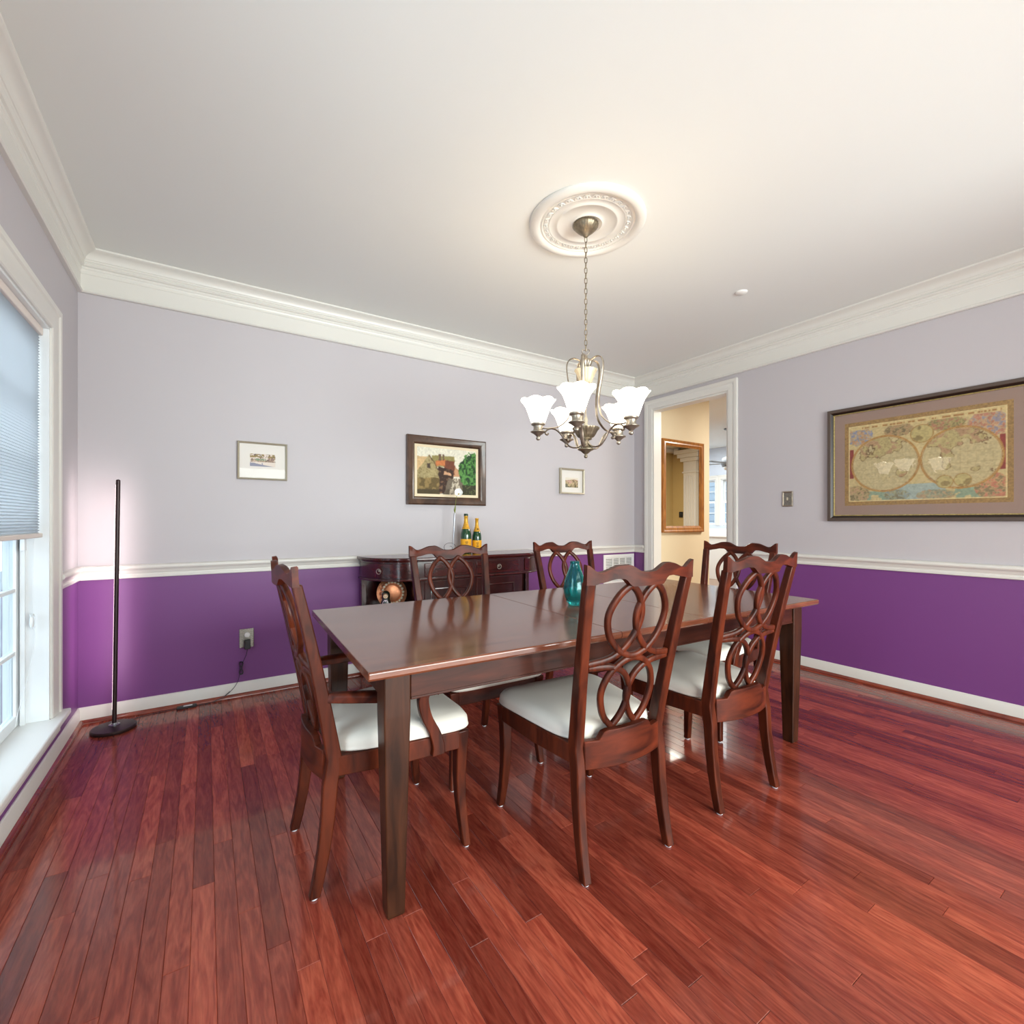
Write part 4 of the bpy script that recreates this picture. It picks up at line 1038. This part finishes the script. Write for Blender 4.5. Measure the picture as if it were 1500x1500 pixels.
def worldmap(u, v):
    asp = 0.82 / 0.553
    n = fbm(u * 10, v * 7, 41); n2 = vnoise(u * 60, v * 40, 43); n3 = fbm(u * 24, v * 16, 47)
    img = np.zeros(u.shape + (3,)) + L3((214, 192, 138))
    # coloured allegorical clusters in the corners and along the bottom
    def blob(cx, cy, rx, ry, cols, sd):
        nonlocal img
        q = 0.25 + 0.5 * fbm(u * 55, v * 38, sd) + 0.5 * (fbm(u * 110, v * 76, sd + 7) - 0.5)
        m = ((u - cx) / rx) ** 2 + ((v - cy) / ry) ** 2 < 0.6 + 0.8 * q
        img = mixm(img, m * 0.8, cols[0]); img = mixm(img, (m & (q > 0.54)) * 0.65, cols[1]); img = mixm(img, (m & (q < 0.44)) * 0.6, cols[2])
    img = mixm(img, (v < 0.13) & (n > 0.45), (150, 168, 140)); img = mixm(img, (v < 0.2) & (u > 0.34) & (u < 0.66), (176, 188, 176))
    blob(0.08, 0.86, 0.10, 0.12, ((198, 176, 140), (122, 138, 190), (196, 132, 96)), 51)
    blob(0.36, 0.88, 0.10, 0.08, ((168, 148, 104), (196, 150, 110), (110, 92, 66)), 52)
    blob(0.90, 0.82, 0.12, 0.15, ((206, 170, 130), (190, 112, 96), (124, 132, 176)), 53)
    blob(0.66, 0.88, 0.12, 0.08, ((176, 164, 104), (186, 112, 96), (120, 108, 74)), 54)
    blob(0.07, 0.10, 0.09, 0.11, ((186, 162, 110), (206, 160, 130), (108, 96, 70)), 55)
    blob(0.92, 0.13, 0.10, 0.15, ((206, 160, 112), (206, 116, 96), (112, 110, 78)), 56)
    blob(0.35, 0.07, 0.09, 0.07, ((170, 168, 130), (136, 152, 160), (118, 104, 76)), 57)
    blob(0.60, 0.06, 0.12, 0.06, ((170, 168, 130), (196, 150, 110), (130, 130, 110)), 58)
    for cx in (0.015, 0.985):
        img = mixm(img, (np.abs(u - cx) < 0.022) & (np.abs(v - 0.5) < 0.19), (150, 66, 56))
    # hemispheres
    R = 0.243
    for cx, cy, sd in ((0.262, 0.475, 61), (0.745, 0.475, 71)):
        du = u - cx; dv = (v - cy) / asp; r = np.sqrt(du ** 2 + dv ** 2)
        img = mixm(img, r < R, (190, 142, 76)); img = mixm(img, r < R * 0.955, (226, 200, 146)); img = mixm(img, r < R * 0.925, (208, 190, 142))
        inn = r < R * 0.925
        g = (np.abs(np.mod(dv * 24, 1) - 0.5) > 0.47) | (np.abs(np.mod(du * 22 / np.sqrt(np.maximum(0.05, 1 - (dv / R) ** 2)), 1) - 0.5) > 0.475)
        img = mixm(img, inn & g, (192, 172, 124))
        e = fbm(u * 9 + sd, v * 6 + sd, sd, 5) + 0.20 * np.clip((v - cy) * 1.3, -0.25, 0.4)
        if cx < 0.5: e = e - 0.10 + 0.22 * np.exp(-((u - 0.30) ** 2 / 0.010 + (v - 0.70) ** 2 / 0.02)) + 0.20 * np.exp(-((u - 0.36) ** 2 / 0.004 + (v - 0.42) ** 2 / 0.03))
        else: e = e - 0.05 + 0.22 * np.exp(-((u - 0.78) ** 2 / 0.02 + (v - 0.68) ** 2 / 0.018)) + 0.16 * np.exp(-((u - 0.66) ** 2 / 0.005 + (v - 0.48) ** 2 / 0.03))
        land = inn & (e > 0.60); edge = inn & (np.abs(e - 0.60) < 0.011)
        img = mixm(img, land, (198, 180, 124)); img = mixm(img, land & (n3 > 0.56), (192, 154, 116)); img = mixm(img, edge, (130, 104, 68))
        img = mixm(img, land & (np.abs(np.mod(n3 * 8, 1) - 0.5) > 0.47), (150, 124, 84))
        img = mixm(img, np.abs(r - R * 0.94) < 0.0016, (150, 108, 58))
    # small roundels
    for cx, cy, rr in ((0.515, 0.80, 0.075), (0.655, 0.205, 0.052), (0.760, 0.215, 0.052)):
        du = u - cx; dv = (v - cy) / asp; r = np.sqrt(du ** 2 + dv ** 2)
        img = mixm(img, r < rr, (178, 138, 78)); img = mixm(img, r < rr * 0.92, (200, 182, 122)); img = mixm(img, (r < rr * 0.9) & (n3 > 0.55), (158, 138, 88))
    # title line, too small to read
    tl = (np.abs(v - 0.962) < 0.012) & (u > 0.10) & (u < 0.97)
    img = mixm(img, v > 0.94, (222, 198, 140)); img = mixm(img, tl & (vnoise(u * 150, v * 3, 91) > 0.45), (176, 128, 74))
    bd = (u < 0.008) | (u > 0.992) | (v < 0.012) | (v > 0.988)
    img = mixm(img, bd, (232, 208, 150))
    img = img * (0.84 + 0.24 * fbm(u * 90, v * 60, 97)[..., None])
    img[1:-1, 1:-1] = (img[1:-1, 1:-1] * 2 + img[:-2, 1:-1] + img[2:, 1:-1] + img[1:-1, :-2] + img[1:-1, 2:]) / 6
    return img * 0.93
mp = thing('framed_map', 'large framed antique double-hemisphere world map on taupe mat', 'framed map', (XR - 0.0005, -2.503, 1.5925), -PI / 2)
frame_loft(1.100, 0.838, [(0, 0), (0, 0.022), (0.004, 0.028), (0.022, 0.028), (0.025, 0.024), (0.026, 0.0)]).build('frame', 'mapframe', mp, smooth=25)
frame_loft(1.053, 0.791, [(0, 0), (0, 0.024), (0.006, 0.018), (0.017, 0.012), (0.017, 0.0)]).build('inner_frame', 'mapblack', mp, smooth=25)
frame_loft(1.022, 0.760, [(0, 0), (0, 0.013), (0.003, 0.014), (0.007, 0.012), (0.007, 0)]).build('gilt_fillet', 'gilt', mp, smooth=25)
MB().box(-0.505, 0.505, -0.006, -0.001, -0.374, 0.374).build('mat_board', 'mapmat', mp)
MB().box(-0.438, 0.438, -0.0066, -0.0055, -0.305, 0.305).build('print_border', 'mapborder', mp)
print_grid('print', 0.824, 0.553, 300, 200, worldmap, mp, -0.0075)
MB().box(-0.505, 0.505, -0.0105, -0.0095, -0.374, 0.374).build('glass', 'pglass', mp)

# ------------------------------------------------------------------ sideboard
SBX = 2.362
sb = thing('sideboard', 'dark mahogany sideboard with rounded open ends and ring pulls', 'sideboard', (SBX, -0.040, 0))
SW, SD = 0.765, 0.405
def sb_out(off, n=14, back=0.0):
    """plan outline, counter-clockwise seen from above starting at the back right"""
    pts = [(SW + off, back)]
    rx, ry = 0.325 + off, 0.345 + off
    for s, rngk in ((1, range(n + 1)), (-1, range(n, -1, -1))):
        for k in rngk:
            a = PI / 2 * k / n
            pts.append((s * (SW - 0.325 + rx * math.cos(a)), -(SD - 0.345) - ry * math.sin(a)))
    pts.append((-SW - off, back))
    return pts[::-1]
MB().prism(sb_out(0.022), 0.889, 0.910).prism(sb_out(0.012), 0.878, 0.889).build('top', 'mahog', sb, smooth=30, bevel=0.005)
MB().prism(sb_out(0.0), 0.756, 0.878).build('drawer_case', 'mahogv', sb, smooth=30)
MB().prism(sb_out(0.012), 0.742, 0.756).build('waist_moulding', 'mahog', sb, smooth=30, bevel=0.004)
def curved_front(s):
    loops = []
    for k in range(1, 14):
        a = PI / 2 * (0.06 + 0.88 * (k - 1) / 12)
        pr = []
        for off, z in ((0.0, 0.766), (0.007, 0.768), (0.007, 0.866), (0.0, 0.868)):
            pr.append((s * (SW - 0.325 + (0.325 + off) * math.cos(a)), -(SD - 0.345) - (0.345 + off) * math.sin(a), z))
        loops.append(pr)
    return MB().loft(loops)
def ring_pull(par, x, y, z, rz):
    b = MB().lathe([(0.010, 0), (0.010, 0.003), (0.005, 0.008), (0.001, 0.010)], 14).build('pull_boss', 'steel', par, smooth=50)
    b.rotation_euler = (PI / 2, 0, rz); b.location = (x, y, z)
    r = MB().tube([(0.018 * math.cos(2 * PI * i / 18), -0.010, 0.018 * math.sin(2 * PI * i / 18) - 0.004) for i in range(18)], 0.0032, 6, closed=True).build('ring_pull', 'steel', par, smooth=60)
    r.rotation_euler = (0, 0, rz); r.location = (x, y, z)
for s in (-1, 1):
    d = curved_front(s).build('drawer_front', 'mahog', sb, smooth=30)
    a = math.radians(38)
    px, py = s * (SW - 0.325 + 0.332 * math.cos(a)), -(SD - 0.345) - 0.352 * math.sin(a)
    ring_pull(d, px, py, 0.817, s * (PI / 2 - a) * 1.0)
    # centre drawers and doors
    x0, x1 = sorted((s * 0.016, s * 0.412))
    d = MB().box(x0, x1, -SD - 0.008, -SD + 0.002, 0.768, 0.866).build('drawer_front', 'mahog', sb, bevel=0.003)
    ring_pull(d, (x0 + x1) / 2, -SD - 0.008, 0.817, 0)
    dm = MB()
    dm.box(x0, x0 + 0.05, -SD - 0.006, -SD + 0.002, 0.14, 0.735).box(x1 - 0.05, x1, -SD - 0.006, -SD + 0.002, 0.14, 0.735)
    dm.box(x0 + 0.05, x1 - 0.05, -SD - 0.006, -SD + 0.002, 0.68, 0.735).box(x0 + 0.05, x1 - 0.05, -SD - 0.006, -SD + 0.002, 0.14, 0.20)
    dd = dm.build('door', 'mahogv', sb, bevel=0.003)
    MB().box(x0 + 0.05, x1 - 0.05, -SD + 0.0, -SD + 0.006, 0.20, 0.68).build('panel', 'mahogv', dd)
    fr = frame_loft(x1 - x0 - 0.10, 0.48, [(0, 0), (0, 0.005), (0.006, 0.007), (0.012, 0.002), (0.012, 0)])
    fo = fr.build('bead', 'mahog', dd, smooth=30); fo.location = ((x0 + x1) / 2, -SD + 0.001, 0.44)
    # open rounded ends
    half = [p for p in sb_out(-0.004) if p[0] * s >= 0.43] + [(s * 0.43, 0.0)]
    half.sort(key=lambda p: math.atan2(p[1] + 0.15, p[0] - s * 0.55))
    for z in (0.500, 0.14):
        MB().prism(half, z, z + 0.018).build('end_shelf', 'mahog', sb, smooth=30)
    x0, x1 = sorted((s * 0.43, s * (SW - 0.005)))
    MB().box(x0, x1, -0.018, -0.004, 0.10, 0.742).build('end_back', 'mahogv', sb)
    MB().post([(s * (SW - 0.020), -0.032, 0.0, 0.026, 0.026), (s * (SW - 0.018), -0.032, 0.12, 0.036, 0.036), (s * (SW - 0.018), -0.032, 0.742, 0.036, 0.036)]).build('leg', 'mahogv', sb, bevel=0.003)
    MB().post([(s * 0.425, -SD + 0.022, 0.0, 0.026, 0.026), (s * 0.425, -SD + 0.020, 0.12, 0.036, 0.036), (s * 0.425, -SD + 0.020, 0.742, 0.040, 0.040)]).build('leg', 'mahogv', sb, bevel=0.003)
MB().box(-0.43, 0.43, -SD + 0.004, -0.004, 0.12, 0.742).build('cabinet', 'mahogv', sb, bevel=0.002)

# ------------------------------------------------------------------ things on the sideboard
def bottle(label, loc, s, lip):
    t = thing('champagne_bottle', label, 'bottle', loc)
    P = lambda l: [(r * s, z * s) for r, z in l]
    MB().lathe(P([(0.001, 0.0), (0.040, 0.0), (0.043, 0.004), (0.043, 0.13), (0.041, 0.155), (0.034, 0.185), (0.024, 0.212), (0.0165, 0.240), (0.0145, 0.262), (0.0145, 0.306), (0.001, 0.308)]), 32).build('glass_body', 'bottle', t, smooth=60)
    MB().lathe(P([(0.0438, 0.022), (0.0440, 0.023), (0.0440, 0.108), (0.0438, 0.109)]), 32).build('label', 'label', t, smooth=60)
    for z, h, w_ in ((0.082, 0.006, 0.55), (0.070, 0.004, 0.42), (0.052, 0.008, 0.5), (0.038, 0.003, 0.35)):
        m = MB(); lo = []
        for i in range(7):
            a = -PI / 2 - 0.35 + w_ * (i / 6 - 0.5)
            lo.append([(0.0443 * s * math.cos(a), 0.0443 * s * math.sin(a), q * s) for q in (z, z + h)])
        m.loft(lo, cap=False).build('label_print', 'ink', t)
    MB().lathe(P([(0.0335, 0.190), (0.0260, 0.210), (0.0180, 0.236), (0.0155, 0.262), (0.0155, 0.285 if lip else 0.30), (0.018, 0.288 if lip else 0.302), (0.0175, 0.294 if lip else 0.312), (0.001, 0.295 if lip else 0.315)]), 32).build('foil', 'foil', t, smooth=60)
    if lip: MB().lathe(P([(0.0158, 0.290), (0.0172, 0.294), (0.0172, 0.310), (0.014, 0.313), (0.001, 0.313)]), 24).build('lip', 'darkgreen', t, smooth=50)
    o = MB().lathe(P([(0.001, 0), (0.008, 0), (0.008, 0.002), (0.001, 0.0022)]), 16).build('neck_seal', 'ink' if not lip else 'label', t)
    o.location = (-0.004 * s, -0.0265 * s, 0.212 * s); o.rotation_euler = (PI / 2 - 0.3, 0, 0)
    return t
bottle('taller opened green champagne bottle with yellow label and dark lip', (2.452, -0.130, 0.9105), 1.04, True)
bottle('shorter green champagne bottle with yellow label and gold foil top', (2.556, -0.130, 0.9105), 0.92, False)
bv = thing('bud_vase', 'slim tapered metal bud vase in a curled wire stand', 'vase', (2.325, -0.140, 0.9105))
MB().tube([(0.0, 0, 0.004), (0.018, 0, 0.327)], [0.0022, 0.0085], 16).build('cone', 'alu', bv, smooth=50)
sp = []
for i in range(40):
    q = i / 39; a = 0.3 + q * 2.35 * PI; r = 0.052 * (1 - 0.72 * q)
    sp.append((-0.035 + r * math.cos(a) * 1.2, -0.012 * q, 0.045 + r * math.sin(a) * 0.86))
sp = [(0.05, 0, 0.003), (0.035, 0, 0.03)] + sp
MB().tube(sp, 0.0016, 6).build('wire_stand', 'wire', bv, smooth=60)
MB().tube([(-0.05, 0, 0.002), (0.02, 0.02, 0.002), (0.05, 0, 0.003), (0.02, -0.03, 0.002), (-0.05, 0, 0.002)], 0.0016, 6).build('wire_foot', 'wire', bv, smooth=60)
fl = thing('white_flower', 'single white flower on a long green stem in the bud vase', 'flower', (2.343, -0.140, 1.2375))
MB().tube(crv([(0.0, 0, 0.0015), (0.002, 0, 0.02), (0.006, 0, 0.06), (0.012, 0, 0.12), (0.020, 0, 0.152)], 5), 0.0018, 6).build('stem', 'stem', fl, smooth=60)
for k, (a, h) in enumerate(((0.4, 0.060), (2.4, 0.052), (4.2, 0.066))):
    MB().tube([(0.001, 0, 0.003), (0.001 + 0.007 * math.cos(a), 0.007 * math.sin(a), h * 0.5), (0.003 + 0.008 * math.cos(a), 0.008 * math.sin(a), h)], [0.0022, 0.0032, 0.0006], 6).build('leaf', 'stem', fl, smooth=60)
o = MB().lathe([(0.001, 0.0), (0.010, 0.003), (0.022, 0.010), (0.031, 0.020), (0.0335, 0.026), (0.030, 0.022), (0.020, 0.013), (0.001, 0.006)], 28, wave=lambda i, r, z, a: (r * (1 + 0.05 * math.cos(5 * a)), z)).build('bloom', 'petal', fl, smooth=60)
o.location = (0.030, -0.004, 0.168); o.rotation_euler = (math.radians(78), 0, math.radians(-20))
o = MB().lathe([(0.001, 0.020), (0.004, 0.017), (0.005, 0.008), (0.003, 0.0)], 10).build('spadix', 'spadix', fl, smooth=60)
o.location = (0.025, -0.012, 0.154); o.rotation_euler = (math.radians(60), 0, 0)

# copper mould plate and nesting doll on the rounded end shelf
cp = thing('copper_mould', 'round fluted copper mould leaning on the sideboard end shelf', 'copper mould', (1.795, -0.185, 0.519))
def flu(i, r, z, a):
    if i in (4, 5, 6): return r * (1 + 0.02 * math.cos(20 * a)), z + 0.006 * math.cos(20 * a)
    return r, z
b = MB().lathe([(0.001, 0.010), (0.055, 0.012), (0.062, 0.016), (0.066, 0.026), (0.072, 0.032), (0.084, 0.030), (0.090, 0.022), (0.096, 0.012), (0.112, 0.010), (0.116, 0.007), (0.112, 0.004), (0.001, 0.002)], 100, wave=flu).build('plate', 'copper', cp, smooth=50)
for k in range(20):
    a = 2 * PI * k / 20
    f = MB().lathe([(0.001, 0.010), (0.007, 0.008), (0.0105, 0.0)], 10, (0.078, 0, 0.030), wave=None).build('flute', 'copperlight', cp, smooth=60) if k == 0 else None
    if k == 0: f0 = f
    else:
        f = f0.copy(); COL.objects.link(f); f.parent = cp
    f.matrix_local = Matrix.Translation((0, 0, 0.113)) @ Matrix.Rotation(math.radians(-14), 4, 'X') @ Matrix.Rotation(PI / 2, 4, 'X') @ Matrix.Rotation(a, 4, 'Z')
b.matrix_local = Matrix.Translation((0, 0, 0.113)) @ Matrix.Rotation(math.radians(-14), 4, 'X') @ Matrix.Rotation(PI / 2, 4, 'X')
dl = thing('nesting_doll', 'small painted wooden nesting doll in front of the copper mould', 'nesting doll', (1.722, -0.275, 0.519), math.radians(-25))
MB().lathe([(0.001, 0), (0.026, 0), (0.032, 0.012), (0.037, 0.040), (0.036, 0.062), (0.030, 0.080), (0.0275, 0.090), (0.030, 0.104), (0.030, 0.118), (0.025, 0.134), (0.014, 0.145), (0.001, 0.148)], 32).build('body', 'doll', dl, smooth=60)
def patch(r, wz, cx, cz, mb_r):
    """disc wrapped on the front of the doll"""
    m = MB(); P = [(0.0, 0.0)] + [(r * math.cos(2 * PI * i / 20), wz * math.sin(2 * PI * i / 20)) for i in range(20)]
    v = []
    for x, z in P:
        xx = x + cx; rad = mb_r(z + cz) + 0.0008
        a = -PI / 2 + xx / rad
        v.append((rad * math.cos(a), rad * math.sin(a), z + cz))
    return m.add(v, [(0, i + 1, (i + 1) % 20 + 1) for i in range(20)])
drad = lambda z: float(np.interp(z, [0, 0.012, 0.04, 0.062, 0.08, 0.09, 0.104, 0.118, 0.134, 0.145], [0.026, 0.032, 0.037, 0.036, 0.030, 0.0275, 0.030, 0.030, 0.025, 0.014]))
patch(0.0195, 0.018, 0, 0.112, drad).build('hair', 'dollhair', dl, smooth=60)
patch(0.0165, 0.0145, 0, 0.109, lambda z: drad(z) + 0.0006).build('face', 'dollface', dl, smooth=60)
for s in (-1, 1):
    patch(0.0022, 0.0022, s * 0.006, 0.112, lambda z: drad(z) + 0.0012).build('eye', 'black', dl)
patch(0.0028, 0.0014, 0, 0.103, lambda z: drad(z) + 0.0012).build('mouth', mat('painted_lips', (170, 50, 46), 0.4), dl)
patch(0.024, 0.034, 0, 0.050, drad).build('apron_patch', 'dollapron', dl, smooth=60)
